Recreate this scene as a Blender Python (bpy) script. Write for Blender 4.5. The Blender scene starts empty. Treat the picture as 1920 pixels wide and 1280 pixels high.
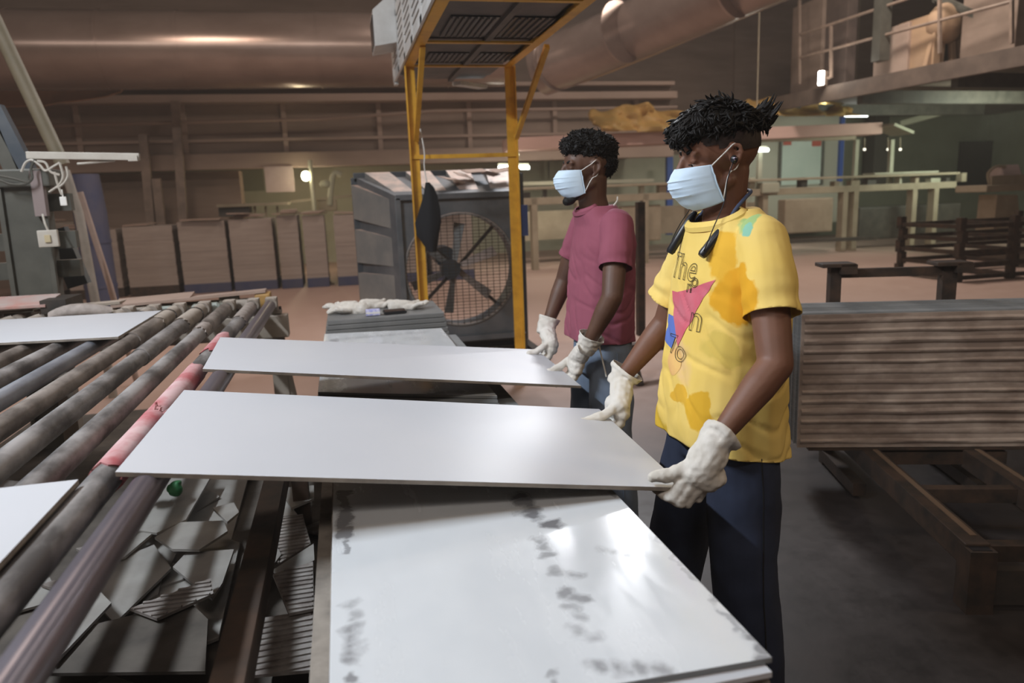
import bpy, bmesh, math, random
from mathutils import Vector as V, Matrix as M, noise, Euler
from mathutils.bvhtree import BVHTree
random.seed(7)
PI = math.pi
C = bpy.context.scene.collection
SC = bpy.context.scene

# ------------------------------------------------------------------ camera
FPX, CAMH = 1380.0, 1.5
def basis(yaw, pitch, roll):
    y, p, r = (math.radians(a) for a in (yaw, pitch, roll))
    f = V((math.sin(y)*math.cos(p), math.cos(y)*math.cos(p), -math.sin(p)))
    rt = V((math.cos(y), -math.sin(y), 0)); up = rt.cross(f)
    return rt*math.cos(r)+up*math.sin(r), up*math.cos(r)-rt*math.sin(r), f
CR, CU, CF = basis(12.6, 11.1, -2.2)
CP = V((0, 0, CAMH))
cd = bpy.data.cameras.new('camera'); cam = bpy.data.objects.new('camera', cd); C.objects.link(cam)
cd.sensor_width = 36; cd.lens = FPX/1920*36; cd.clip_start = .05
cam.matrix_world = M(((CR.x, CU.x, -CF.x, 0), (CR.y, CU.y, -CF.y, 0), (CR.z, CU.z, -CF.z, CAMH), (0, 0, 0, 1)))
cd.dof.use_dof = True; cd.dof.focus_distance = 2.1; cd.dof.aperture_fstop = 3.2
SC.camera = cam
def ray(x, y): return CR*((x-960)/FPX)+CU*((640-y)/FPX)+CF
def at(x, y, Y):                       # the point of the plane Y = const seen at a pixel
    d = ray(x, y); return CP+d*(Y/d.y)
def atz(x, y, z):
    d = ray(x, y); return CP+d*((z-CAMH)/d.z)

# ------------------------------------------------------------------ light
SC.view_settings.view_transform = 'Standard'; SC.view_settings.look = 'None'
SC.view_settings.gamma = 1; SC.view_settings.use_curve_mapping = False
SC.view_settings.exposure = 0.2
w = bpy.data.worlds.new('world'); SC.world = w; w.use_nodes = True
w.node_tree.nodes['Background'].inputs[0].default_value = (.5, .42, .36, 1)
w.node_tree.nodes['Background'].inputs[1].default_value = .02
# thin dust haze that fills the whole hall
hv = w.node_tree.nodes.new('ShaderNodeVolumeScatter'); hv.inputs['Density'].default_value = .0034; hv.inputs['Color'].default_value = (.95, .86, .78, 1)
w.node_tree.links.new(hv.outputs[0], w.node_tree.nodes['World Output'].inputs['Volume'])
def area(name, loc, target, sx, sy, power, col):
    l = bpy.data.lights.new(name, 'AREA'); l.shape = 'RECTANGLE'; l.size = sx; l.size_y = sy
    l.energy = power; l.color = col
    o = bpy.data.objects.new(name, l); C.objects.link(o); o.location = loc
    o.rotation_euler = (V(target)-V(loc)).to_track_quat('-Z', 'Y').to_euler(); return o
def point(name, loc, power, col, r=.05):
    l = bpy.data.lights.new(name, 'POINT'); l.energy = power; l.color = col; l.shadow_soft_size = r
    o = bpy.data.objects.new(name, l); C.objects.link(o); o.location = loc; return o
area('key_lamp', (-2.5, 1.9, 3.9), (-.1, 1.8, .6), 1.7, .10, 165, (.85, .92, 1))
area('flood_lamp', (2.85, 8.4, 4.33), (.5, 1.4, .8), 1.0, .8, 150, (.95, .96, 1))
area('overhead_lamp', (.0, 1.2, 4.8), (.1, 1.5, 0), .9, .5, 9, (.90, .94, 1))
for k_ in range(5): area('row_lamp', (-9.6+2.6*k_, -4.5, 7.1), (-7.5+2.4*k_, 12, 3.2), 2.2, .22, 62, (1, .88, .79))
area('hall_fill_left', (-2.5, 8.2, 6.2), (-1.5, 10.5, 0), 1.5, 1.5, 135, (1, .80, .66))  # added fill without a fixture, brightens the floor on the left
area('hall_fill_middle', (2.5, 10.5, 7.4), (2.5, 11, 0), 2, 2, 130, (1, .84, .74))  # ambient fill added over the middle of the hall, no real lamp
area('hall_fill_right', (8.5, 11, 6.6), (8.0, 11, 0), 1, 1, 230, (1, .88, .78))  # unseen fill put in to lift the floor on the right
area('under_platform_fill', (13.5, 12.5, 2.6), (14.5, 19.9, 1.9), 2, .5, 75, (.90, 1, .82))  # added greenish fill, brightens the wall below the platform
area('warm_lamp', (4.6, .6, 3.6), (1, 1.7, 1), .5, .5, 24, (1, .72, .45))

# ------------------------------------------------------------------ materials
MATS = {}
def nodes(name):
    m = bpy.data.materials.new(name); m.use_nodes = True
    t = m.node_tree; return m, t, t.nodes['Principled BSDF']
def N(t, typ, **kw):
    n = t.nodes.new(typ)
    for k, v in kw.items():
        if k in n.inputs.keys() if not k.startswith('_') else False: n.inputs[k].default_value = v
        else: setattr(n, k.lstrip('_'), v)
    return n
def coords(t, scale=(1, 1, 1), rot=(0, 0, 0), space='Object'):
    tc = t.nodes.new('ShaderNodeTexCoord'); mp = t.nodes.new('ShaderNodeMapping')
    mp.inputs['Scale'].default_value = scale; mp.inputs['Rotation'].default_value = rot
    t.links.new(tc.outputs[space], mp.inputs['Vector']); return mp.outputs['Vector']
def ramp(t, src, a, b, c0=(0, 0, 0, 1), c1=(1, 1, 1, 1)):
    r = t.nodes.new('ShaderNodeValToRGB'); r.color_ramp.elements[0].position = a; r.color_ramp.elements[1].position = b
    r.color_ramp.elements[0].color = c0; r.color_ramp.elements[1].color = c1
    t.links.new(src, r.inputs[0]); return r.outputs[0]
def mixc(t, fac, a, b):
    x = t.nodes.new('ShaderNodeMix'); x.data_type = 'RGBA'
    for s, v in ((6, a), (7, b)):
        if isinstance(v, tuple): x.inputs[s].default_value = (*v[:3], 1)
        else: t.links.new(v, x.inputs[s])
    if isinstance(fac, float): x.inputs[0].default_value = fac
    else: t.links.new(fac, x.inputs[0])
    return x.outputs[2]
def math_(t, op, a, b=None, clamp=False):
    x = t.nodes.new('ShaderNodeMath'); x.operation = op; x.use_clamp = clamp
    for i, v in enumerate((a, b)):
        if v is None: continue
        if isinstance(v, (int, float)): x.inputs[i].default_value = v
        else: t.links.new(v, x.inputs[i])
    return x.outputs[0]
def fractal(t, vec, scale, detail=5, rough=.6):
    n = t.nodes.new('ShaderNodeTexNoise'); n.inputs['Scale'].default_value = scale
    n.inputs['Detail'].default_value = detail; n.inputs['Roughness'].default_value = rough
    t.links.new(vec, n.inputs['Vector']); return n.outputs['Fac']
def bump(t, b, h, strength, dist=.01):
    n = t.nodes.new('ShaderNodeBump'); n.inputs['Strength'].default_value = strength; n.inputs['Distance'].default_value = dist
    t.links.new(h, n.inputs['Height']); t.links.new(n.outputs[0], b.inputs['Normal'])
def mat(name, col, rough=.6, metal=0., col2=None, scale=6, stretch=(1, 1, 1), lo=.35, hi=.68, bmp=0., emit=0., dust=None, dustlim=(.45, .9), spec=.5):
    if name in MATS: return MATS[name]
    m, t, b = nodes(name)
    b.inputs['Roughness'].default_value = rough; b.inputs['Metallic'].default_value = metal
    b.inputs['Specular IOR Level'].default_value = spec
    b.inputs['Base Color'].default_value = (*col, 1)
    c = tuple(col)
    if col2 or bmp:
        f = fractal(t, coords(t, stretch), scale)
        if col2: c = mixc(t, ramp(t, f, lo, hi), tuple(col), tuple(col2))
        if bmp: bump(t, b, f, bmp)
    if dust:                           # dry powder lying on upward faces
        g = t.nodes.new('ShaderNodeNewGeometry'); s = t.nodes.new('ShaderNodeSeparateXYZ'); t.links.new(g.outputs['Normal'], s.inputs[0])
        f2 = fractal(t, coords(t), 9)
        k = math_(t, 'MULTIPLY', ramp(t, s.outputs[2], *dustlim), ramp(t, f2, .25, .6))
        c = mixc(t, k, c, tuple(dust))
    if not isinstance(c, tuple): t.links.new(c, b.inputs['Base Color'])
    if emit:
        b.inputs['Emission Color'].default_value = (*col, 1); b.inputs['Emission Strength'].default_value = emit
    MATS[name] = m; return m

DUST = (.36, .25, .19)
m_floor = mat('dusty_floor', (.34, .215, .165), .6, col2=(.46, .33, .27), scale=.9, bmp=.1)
def floor_mat():
    m, t, b = nodes('workshop_floor')
    tc = t.nodes.new('ShaderNodeTexCoord'); ad = t.nodes.new('ShaderNodeVectorMath'); ad.inputs[1].default_value = (4, 7.1, 0)
    t.links.new(tc.outputs['Object'], ad.inputs[0]); v = ad.outputs[0]
    f = fractal(t, v, .7, 7); f2 = fractal(t, v, 5, 8, .7)
    sp = t.nodes.new('ShaderNodeSeparateXYZ'); t.links.new(v, sp.inputs[0])
    # worn dark concrete around the loading place, pink clay dust further off
    d = math_(t, 'ADD', sp.outputs[1], math_(t, 'MULTIPLY', f, 1.6))
    k = ramp(t, math_(t, 'DIVIDE', d, 10.), .42, .72)
    xk = ramp(t, math_(t, 'DIVIDE', math_(t, 'ADD', sp.outputs[0], 10.), 20.), .49, .53)
    k = math_(t, 'MAXIMUM', k, math_(t, 'SUBTRACT', 1., xk))
    clay = mixc(t, f2, (.40, .255, .20), (.52, .385, .325))
    conc = mixc(t, ramp(t, math_(t, 'ADD', math_(t, 'MULTIPLY', f2, .5), math_(t, 'MULTIPLY', f, .5)), .38, .66), (.012, .0095, .009), (.05, .041, .040))
    t.links.new(mixc(t, k, conc, clay), b.inputs['Base Color'])
    t.links.new(math_(t, 'ADD', math_(t, 'MULTIPLY', f2, .4), .32), b.inputs['Roughness'])
    bump(t, b, f2, .15); return m
m_floor = floor_mat()
m_wall = mat('dusty_brown_wall', (.21, .155, .12), .85, col2=(.31, .232, .185), scale=1.2, stretch=(.35, 1, 2))
m_wall2 = mat('dusty_ledge', (.34, .25, .20), .85, col2=(.43, .32, .26), scale=1.5, stretch=(.3, 1, 1), dust=DUST)
m_walld = mat('dark_recess', (.07, .05, .042), .9, col2=(.12, .085, .07), scale=2)
m_pale = mat('pale_greenish_wall', (.36, .36, .27), .8, col2=(.46, .44, .34), scale=1.1)
m_green = mat('grey_green_wall', (.17, .18, .13), .8, col2=(.23, .235, .175), scale=.8)
m_duct = mat('dusty_duct_metal', (.34, .262, .225), .24, .5, col2=(.25, .185, .155), scale=1.6, stretch=(.5, 1, 1), bmp=.03)
m_dark = mat('dark_steel', (.035, .032, .03), .5, .3, col2=(.07, .055, .045), scale=9)
m_black = mat('black_plastic', (.012, .013, .016), .35)
m_rust = mat('rusty_dark_steel', (.028, .022, .018), .6, .3, col2=(.075, .045, .03), scale=10)
m_steel = mat('grey_green_steel', (.075, .075, .062), .5, .2, col2=(.11, .108, .09), scale=5, dust=(.32, .29, .25))
m_blue_steel = mat('dark_blue_steel', (.06, .075, .092), .4, .4, col2=(.10, .11, .12), scale=6)
m_olive = mat('olive_pipe', (.17, .145, .09), .6, col2=(.23, .19, .125), scale=6)
m_creamp = mat('cream_paint', (.52, .49, .43), .5, col2=(.42, .38, .32), scale=7)
m_yellow = mat('yellow_frame_paint', (.74, .40, .04), .45, col2=(.52, .25, .025), scale=7, lo=.45, hi=.75)
m_coolw = mat('white_sheet_metal', (.62, .63, .62), .45, col2=(.50, .50, .48), scale=6)
m_coolu = mat('dusty_grey_plastic', (.085, .083, .082), .6, col2=(.14, .125, .115), scale=4)
m_fan = mat('dusty_galvanised', (.19, .20, .20), .5, .2, col2=(.27, .265, .25), scale=5, dust=(.52, .41, .36), dustlim=(.15, .5))
m_roller = mat('worn_roller_steel', (.085, .08, .078), .5, .2, col2=(.33, .315, .31), scale=11, stretch=(1, .4, 1), lo=.40, hi=.62, bmp=.15)
m_roller_b = mat('bluish_roller_steel', (.11, .12, .145), .42, .3, col2=(.31, .33, .37), scale=10, stretch=(1, .35, 1), bmp=.05)
m_roller_s = mat('polished_roller_steel', (.15, .13, .15), .3, .5, col2=(.23, .21, .24), scale=7, stretch=(1, .25, 1))
m_roller_r = mat('rust_brown_roller', (.10, .085, .075), .55, .15, col2=(.29, .255, .23), scale=11, stretch=(1, .4, 1), lo=.40, hi=.62, bmp=.15)
m_conef = mat('fan_cone_steel', (.10, .115, .13), .5, .3, col2=(.16, .17, .18), scale=5)
m_red = mat('red_rubber_sleeve', (.40, .10, .11), .7, col2=(.56, .38, .38), scale=6, stretch=(1, .7, 1), lo=.40, hi=.60, bmp=.08)
m_band = mat('frayed_pale_wrap', (.36, .31, .28), .8, col2=(.22, .19, .17), scale=22, bmp=.3)
m_bear = mat('clay_coated_bearing', (.30, .26, .22), .8, col2=(.19, .16, .13), scale=14, bmp=.3, dust=(.42, .37, .32))
m_beamc = mat('clay_coated_beam', (.25, .215, .17), .8, col2=(.34, .29, .24), scale=6, bmp=.15, dust=(.45, .38, .32))
m_motor = mat('yellow_motor', (.50, .29, .08), .5, col2=(.36, .22, .08), scale=9)
m_motorg = mat('pale_green_motor', (.40, .45, .41), .6, col2=(.32, .31, .27), scale=12)
m_tile = mat('white_tile_face', (.56, .57, .60), .42, col2=(.53, .545, .575), scale=2.2, spec=.45)
m_tileedge = mat('tile_body_edge', (.30, .265, .225), .7, col2=(.17, .15, .13), scale=15)
m_tiledk = mat('grey_tile_edge', (.15, .16, .165), .6, col2=(.25, .26, .26), scale=8, stretch=(1, 1, 30))
m_slab = mat('dark_grey_slab', (.15, .155, .155), .5, col2=(.20, .20, .195), scale=6, bmp=.05)
m_shard = mat('broken_tile', (.27, .26, .24), .6, col2=(.20, .188, .172), scale=7)
m_shardb = mat('broken_tile_back', (.15, .125, .11), .8, col2=(.29, .27, .25), scale=16, stretch=(1, 1, 1), bmp=.3)
m_bin = mat('dark_dirty_tray', (.05, .042, .035), .8, col2=(.10, .085, .07), scale=7, bmp=.2)
m_board = mat('dusty_cardboard', (.30, .215, .17), .9, col2=(.38, .28, .23), scale=4)
m_stack = mat('dusty_tile_pack', (.30, .25, .218), .85, col2=(.37, .31, .27), scale=1.5, stretch=(1, 1, 12))
m_bluepal = mat('blue_pallet', (.045, .055, .115), .7, col2=(.075, .075, .115), scale=4)
m_skin1 = mat('brown_skin', (.150, .066, .038), .55, col2=(.185, .080, .046), scale=12, bmp=.02)
m_skin2 = mat('dark_brown_skin', (.088, .042, .026), .55, col2=(.115, .055, .033), scale=12, bmp=.02)
m_hair = mat('black_hair', (.007, .006, .0055), .6, spec=.25)
m_fade = mat('short_shaved_hair', (.016, .010, .008), .7, col2=(.034, .018, .013), scale=90)
m_glove = mat('cream_cotton_glove', (.60, .565, .50), .9, col2=(.68, .65, .60), scale=18, bmp=.25)
m_mask = mat('pale_blue_mask', (.55, .70, .84), .8, col2=(.60, .74, .87), scale=8, bmp=.05)
m_white = mat('white_cord', (.75, .74, .70), .6)
m_navy = mat('navy_cotton', (.012, .018, .040), .85, col2=(.020, .029, .060), scale=9, bmp=.1)
m_jean = mat('blue_grey_denim', (.14, .185, .26), .85, col2=(.22, .27, .35), scale=5, bmp=.1)
m_pink = mat('maroon_pink_cotton', (.245, .062, .098), .85, col2=(.295, .080, .120), scale=5, bmp=.1)
m_shoe = mat('dark_shoe', (.03, .028, .027), .6)
m_eye = mat('eye_white', (.36, .29, .25), .2); m_iris = mat('dark_iris', (.015, .008, .005), .15)
m_nblue = mat('blue_neckband', (.045, .065, .13), .65); m_chrome = mat('dark_chrome', (.25, .24, .35), .15, 1.)
m_print = mat('black_print', (.04, .03, .012), .8)
m_tri = mat('red_print', (.60, .10, .14), .8, col2=(.56, .16, .20), scale=12); m_pblue = mat('blue_print', (.10, .17, .50), .8)
m_peach = mat('peach_print', (.80, .42, .17), .85, col2=(.78, .50, .16), scale=12)
m_tube = mat('lit_tube', (.93, 1, .93), emit=9.); m_bulb = mat('lit_bulb', (1, .93, .62), emit=14.); m_flood = mat('lit_flood', (1, .96, .9), emit=16.)
m_canopy = mat('pink_canopy_sheet', (.58, .37, .32), .8, col2=(.50, .32, .27), scale=2, stretch=(.3, 1, 1))
m_tarp = mat('yellow_tarpaulin', (.42, .23, .06), .6, col2=(.34, .22, .07), scale=3)
m_mach = mat('dusty_beige_machine', (.30, .25, .175), .75, col2=(.38, .32, .23), scale=3, dust=(.42, .35, .27))
m_machd = mat('dark_machine', (.05, .047, .038), .6, col2=(.09, .08, .065), scale=5)
m_glass = mat('lit_office_glass', (.52, .60, .54), .25, col2=(.60, .66, .60), scale=1.2)
m_blue = mat('blue_paint', (.04, .10, .38), .5); m_redp = mat('red_notice', (.45, .09, .06), .7)
m_poster = mat('pale_pink_board', (.52, .40, .36), .8, col2=(.58, .46, .42), scale=5)
m_green_rag = mat('green_rag', (.012, .10, .03), .6, col2=(.02, .16, .05), scale=20)
m_plat = mat('platform_steel', (.10, .075, .06), .7, col2=(.16, .12, .095), scale=3)
m_rail = mat('railing_paint', (.20, .15, .118), .6, col2=(.30, .22, .17), scale=5)
m_crate = mat('tan_panel', (.42, .28, .17), .75, col2=(.36, .24, .16), scale=2)
m_purple = mat('blue_white_print', (.38, .40, .72), .6, col2=(.62, .62, .80), scale=30, lo=.48, hi=.56)
m_cloth = mat('black_cloth', (.014, .015, .018), .9, bmp=.2)

def shirt_mat():
    m, t, b = nodes('yellow_stained_cotton'); b.inputs['Roughness'].default_value = .85
    tc = t.nodes.new('ShaderNodeTexCoord'); o = tc.outputs['Object']
    n1 = fractal(t, o, 9, 4, .55); n2 = fractal(t, o, 4, 3)

    nz = t.nodes.new('ShaderNodeTexNoise'); nz.inputs['Scale'].default_value = 9; nz.inputs['Detail'].default_value = 5
    t.links.new(o, nz.inputs['Vector'])
    wv = t.nodes.new('ShaderNodeVectorMath'); wv.operation = 'MULTIPLY_ADD'; t.links.new(nz.outputs['Color'], wv.inputs[0]); wv.inputs[1].default_value = (.14,)*3
    o2 = t.nodes.new('ShaderNodeVectorMath'); o2.operation = 'ADD'; t.links.new(o, wv.inputs[2]); t.links.new(wv.outputs[0], o2.inputs[0]); o2.inputs[1].default_value = (-.14/2,)*3; ow = o2.outputs[0]
    c = mixc(t, ramp(t, n2, .35, .65), (.79, .555, .125), (.83, .61, .18))
    def blob(p, r, lo, hi):
        d = t.nodes.new('ShaderNodeVectorMath'); d.operation = 'DISTANCE'; t.links.new(ow, d.inputs[0]); d.inputs[1].default_value = p
        f = math_(t, 'SUBTRACT', 1., math_(t, 'DIVIDE', d.outputs['Value'], r), True)
        return ramp(t, math_(t, 'MULTIPLY', f, math_(t, 'ADD', n1, .45)), lo, hi)
    for p, r, lo, hi, col in (
        ((.06, .19, 1.24), .13, .34, .40, (.72, .36, .010)), ((.12, .12, 1.34), .11, .40, .50, (.75, .42, .03)),
        ((.13, .11, .95), .09, .36, .44, (.70, .40, .02)), ((.15, .04, .97), .06, .40, .46, (.70, .40, .03)),
        ((.09, .14, 1.10), .10, .45, .55, (.66, .48, .10)), ((.14, -.1, .84), .12, .38, .48, (.66, .42, .03)), ((.03, .15, 1.40), .07, .42, .52, (.36, .52, .20)),
        ((.05, .17, 1.385), .05, .48, .55, (.25, .52, .38)), ((.145, .03, 1.06), .11, .38, .55, (.78, .52, .22))):
        c = mixc(t, blob(p, r, lo, hi), c, col)
    t.links.new(c, b.inputs['Base Color'])
    bump(t, b, fractal(t, o, 35, 4), .12, .004); return m
m_shirt = shirt_mat()

def stained_tile_mat():
    """top tile of the near stack: glossy white with smears of grey slurry"""
    m, t, b = nodes('smeared_white_tile'); o = coords(t)
    n1 = fractal(t, o, 26, 6, .7); n2 = fractal(t, coords(t, (1, .22, 1), (0, 0, .5)), 16, 5, .6); n3 = fractal(t, o, 5, 3)

    nz = t.nodes.new('ShaderNodeTexNoise'); nz.inputs['Scale'].default_value = 24; nz.inputs['Detail'].default_value = 5
    t.links.new(o, nz.inputs['Vector'])
    wv = t.nodes.new('ShaderNodeVectorMath'); wv.operation = 'MULTIPLY_ADD'; t.links.new(nz.outputs['Color'], wv.inputs[0]); wv.inputs[1].default_value = (.06,)*3
    o2 = t.nodes.new('ShaderNodeVectorMath'); o2.operation = 'ADD'; t.links.new(o, wv.inputs[2]); t.links.new(wv.outputs[0], o2.inputs[0]); o2.inputs[1].default_value = (-.06/2,)*3; ow = o2.outputs[0]
    c = mixc(t, ramp(t, n3, .3, .7), (.60, .63, .655), (.655, .68, .70))
    def seg(a, bb, r, lo, hi):         # a smear along a short segment, in tile coordinates
        d = None
        k_ = max(2, int((V(a)-V(bb)).length/(r*.7))+1)
        for i in range(k_):
            p = V(a).lerp(V(bb), i/(k_-1))
            v = t.nodes.new('ShaderNodeVectorMath'); v.operation = 'DISTANCE'; t.links.new(ow, v.inputs[0]); v.inputs[1].default_value = p
            d = v.outputs['Value'] if d is None else math_(t, 'MINIMUM', d, v.outputs['Value'])
        f = math_(t, 'SUBTRACT', 1., math_(t, 'DIVIDE', d, r), True)
        return ramp(t, math_(t, 'MULTIPLY', f, math_(t, 'ADD', n1, .4)), lo, hi)
    k = None
    for a, bb, r, lo, hi, s in STAINS:
        f = math_(t, 'MULTIPLY', seg(a, bb, r, lo, hi), s)
        k = f if k is None else math_(t, 'MAXIMUM', k, f)
    c = mixc(t, math_(t, 'MULTIPLY', ramp(t, n2, .5, .72), .22), c, (.50, .52, .53))
    c = mixc(t, k, c, (.155, .155, .165))
    t.links.new(c, b.inputs['Base Color'])
    t.links.new(math_(t, 'ADD', .13, math_(t, 'ADD', math_(t, 'MULTIPLY', k, .3), math_(t, 'MULTIPLY', ramp(t, n2, .42, .7), .22))), b.inputs['Roughness'])
    bump(t, b, n2, .06, .004); return m

# ------------------------------------------------------------------ mesh helpers
class MB:
    def __init__(s): s.v = []; s.f = []
    def add(s, vs, fs):
        k = len(s.v); s.v += [V(p) for p in vs]; s.f += [tuple(i+k for i in q) for q in fs]; return s
    def box(s, c, size, rot=None):
        x, y, z = (q/2 for q in size); R = rot or M.Identity(3); c = V(c)
        vs = [c+R @ V((i*x, j*y, k*z)) for k in (-1, 1) for i, j in ((-1, -1), (1, -1), (1, 1), (-1, 1))]
        return s.add(vs, [(3, 2, 1, 0), (4, 5, 6, 7), (0, 1, 5, 4), (1, 2, 6, 5), (2, 3, 7, 6), (3, 0, 4, 7)])
    def span(s, a, b):                 # box from two corners
        a, b = V(a), V(b); return s.box((a+b)/2, [abs(q) for q in (b-a)])
    def bar(s, a, b, w, h, up=(0, 0, 1)):
        a, b = V(a), V(b); d = (b-a); L = d.length; d.normalize()
        x = d.cross(V(up)); x = x.normalized() if x.length > 1e-5 else V((1, 0, 0)); u = x.cross(d)
        R = M((x, d, u)).transposed(); return s.box((a+b)/2, (w, L, h), R)
    def loft(s, rings, caps=True, closed=True):
        k = len(s.v); n = len(rings[0]); s.v += [V(p) for r in rings for p in r]
        for i in range(len(rings)-1):
            for j in range(n if closed else n-1):
                a = k+i*n+j; b = k+i*n+(j+1) % n; s.f.append((a, b, b+n, a+n))
        if caps:
            s.f.append(tuple(k+j for j in reversed(range(n)))); s.f.append(tuple(k+(len(rings)-1)*n+j for j in range(n)))
        return s
    def tube(s, pts, r, n=8, caps=True, taper=None):
        pts = [V(p) for p in pts]; rings = []; x = None
        for i, p in enumerate(pts):
            d = (pts[min(i+1, len(pts)-1)]-pts[max(i-1, 0)]).normalized()
            if x is None: x = d.orthogonal().normalized()
            x = (x-d*x.dot(d)).normalized(); y = d.cross(x)
            rr = r[i] if isinstance(r, (list, tuple)) else r
            rings.append([p+(x*math.cos(2*PI*j/n)+y*math.sin(2*PI*j/n))*rr for j in range(n)])
        return s.loft(rings, caps)
    def ell(s, c, r, rot=None, nu=16, nv=10):
        R = rot or M.Identity(3); c = V(c); k = len(s.v)
        s.v.append(c+R @ V((0, 0, -r[2])))
        for i in range(1, nv):
            a = PI*i/nv-PI/2
            for j in range(nu):
                b = 2*PI*j/nu; s.v.append(c+R @ V((r[0]*math.cos(a)*math.cos(b), r[1]*math.cos(a)*math.sin(b), r[2]*math.sin(a))))
        s.v.append(c+R @ V((0, 0, r[2]))); e = len(s.v)-1
        for j in range(nu): s.f.append((k, k+1+(j+1) % nu, k+1+j)); s.f.append((e, e-nu+j, e-nu+(j+1) % nu))
        for i in range(nv-2):
            for j in range(nu):
                a = k+1+i*nu+j; b = k+1+i*nu+(j+1) % nu; s.f.append((a, b, b+nu, a+nu))
        return s
    def cap(s, a, b, ra, rb=None, n=12):   # a tapered capsule
        rb = ra if rb is None else rb; a, b = V(a), V(b); d = (b-a).normalized()
        x = d.orthogonal().normalized(); y = d.cross(x); rings = []
        def ring(p, r): rings.append([p+(x*math.cos(2*PI*j/n)+y*math.sin(2*PI*j/n))*r for j in range(n)])
        for q in (80, 55, 25): ring(a-d*ra*math.sin(math.radians(q)), ra*math.cos(math.radians(q)))
        ring(a, ra); ring(b, rb)
        for q in (25, 55, 80): ring(b+d*rb*math.sin(math.radians(q)), rb*math.cos(math.radians(q)))
        return s.loft(rings)
    def chain(s, pts, rs, n=12):
        for i in range(len(pts)-1): s.cap(pts[i], pts[i+1], rs[i], rs[i+1], n)
        return s
    def poly(s, pts, th, up=(0, 0, 1)):    # a flat outline given a thickness
        u = V(up)*th; n = len(pts); k = len(s.v)
        s.v += [V(p) for p in pts]+[V(p)-u for p in pts]
        s.f += [tuple(k+i for i in range(n)), tuple(k+n+i for i in reversed(range(n)))]
        s.f += [(k+(i+1) % n, k+i, k+n+i, k+n+(i+1) % n) for i in range(n)]; return s
    def mesh(s, name, off=V((0, 0, 0))):
        m = bpy.data.meshes.new(name); m.from_pydata([tuple(p-off) for p in s.v], [], s.f); m.update(); return m
    def build(s, name, material, parent=None, smooth=False, local=False, bevel=0., fix=True):
        if parent is None:
            lo = [min(p[i] for p in s.v) for i in range(3)]; hi = [max(p[i] for p in s.v) for i in range(3)]
            off = V(((lo[0]+hi[0])/2, (lo[1]+hi[1])/2, lo[2]))
        else: off = V((0, 0, 0)) if local else ORG[parent.name]
        m = s.mesh(name, off)
        if fix:
            bm = bmesh.new(); bm.from_mesh(m); bmesh.ops.recalc_face_normals(bm, faces=bm.faces)
            if bevel: bmesh.ops.bevel(bm, geom=list(bm.edges), offset=bevel, segments=2, affect='EDGES', profile=.6)
            bm.to_mesh(m); bm.free()
        o = bpy.data.objects.new(name, m); C.objects.link(o)
        if parent is None: o.location = off; ORG[o.name] = off
        else: o.parent = parent; ORG[o.name] = V((0, 0, 0)) if local else off
        m.materials.append(material)
        if smooth: setsmooth(o)
        return o
ORG = {}
def setsmooth(o, ang=40):
    m = o.data; m.polygons.foreach_set('use_smooth', [True]*len(m.polygons))
    m.set_sharp_from_angle(angle=math.radians(ang))
def tag(o, label=None, cat=None, group=None, kind=None):
    if label: o['label'] = label
    if cat: o['category'] = cat
    if group: o['group'] = group
    if kind: o['kind'] = kind
    return o
def thing(name, label, cat, loc, group=None, rz=0.):
    o = bpy.data.objects.new(name, None); C.objects.link(o); o.location = loc; o.rotation_euler = (0, 0, rz)
    o.empty_display_size = .1; ORG[o.name] = V(loc); return tag(o, label, cat, group)
def struct(name, mb, m, **kw):
    return tag(mb.build(name, m, **kw), kind='structure')
def copy_tree(o, parent=None):
    c = o.copy(); C.objects.link(c)
    if parent: c.parent = parent
    for ch in [q for q in bpy.data.objects if q.parent == o and q != c]: copy_tree(ch, c)
    return c
def fused(name, mb, voxel, iters, material, parent, disp=None, cuts=(), post=None, thick=0., adapt=0.):
    """fuse overlapping closed shapes into one continuous skin (voxel remesh), relax it, cut open hems"""
    t = bpy.data.objects.new('tmp', mb.mesh('tmp')); C.objects.link(t)
    r = t.modifiers.new('r', 'REMESH'); r.mode = 'VOXEL'; r.voxel_size = voxel
    sm = t.modifiers.new('s', 'SMOOTH'); sm.factor = .5; sm.iterations = iters
    dg = bpy.context.evaluated_depsgraph_get(); dg.update()
    m = bpy.data.meshes.new_from_object(t.evaluated_get(dg)); m.name = name
    bpy.data.objects.remove(t)
    bm = bmesh.new(); bm.from_mesh(m)
    if disp:
        bm.normal_update(); new = [disp(v.co, v.normal) for v in bm.verts]
        for v, p in zip(bm.verts, new): v.co = p
    for co, no, cond in cuts:
        fs = [f for f in bm.faces if cond(f.calc_center_median())]
        g = set(fs); [g.update(f.edges) for f in fs]; [g.update(f.verts) for f in fs]
        bmesh.ops.bisect_plane(bm, geom=list(g), plane_co=co, plane_no=no, clear_outer=True, dist=1e-5)
    if cuts:                            # drop scraps left beyond a hem
        left = set(bm.verts); parts = []
        while left:
            st = [left.pop()]; isl = [st[0]]
            while st:
                for e in st.pop().link_edges:
                    for q in e.verts:
                        if q in left: left.discard(q); st.append(q); isl.append(q)
            parts.append(isl)
        parts.sort(key=len)
        bmesh.ops.delete(bm, geom=[v for isl in parts[:-1] for v in isl], context='VERTS')
    if thick: 
        bm.normal_update()
        bmesh.ops.solidify(bm, geom=list(bm.faces), thickness=thick)
    bm.to_mesh(m); bm.free()
    o = bpy.data.objects.new(name, m); C.objects.link(o); o.parent = parent; m.materials.clear(); m.materials.append(material)
    m.polygons.foreach_set('use_smooth', [True]*len(m.polygons)); ORG[o.name] = V((0, 0, 0))
    return o
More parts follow.
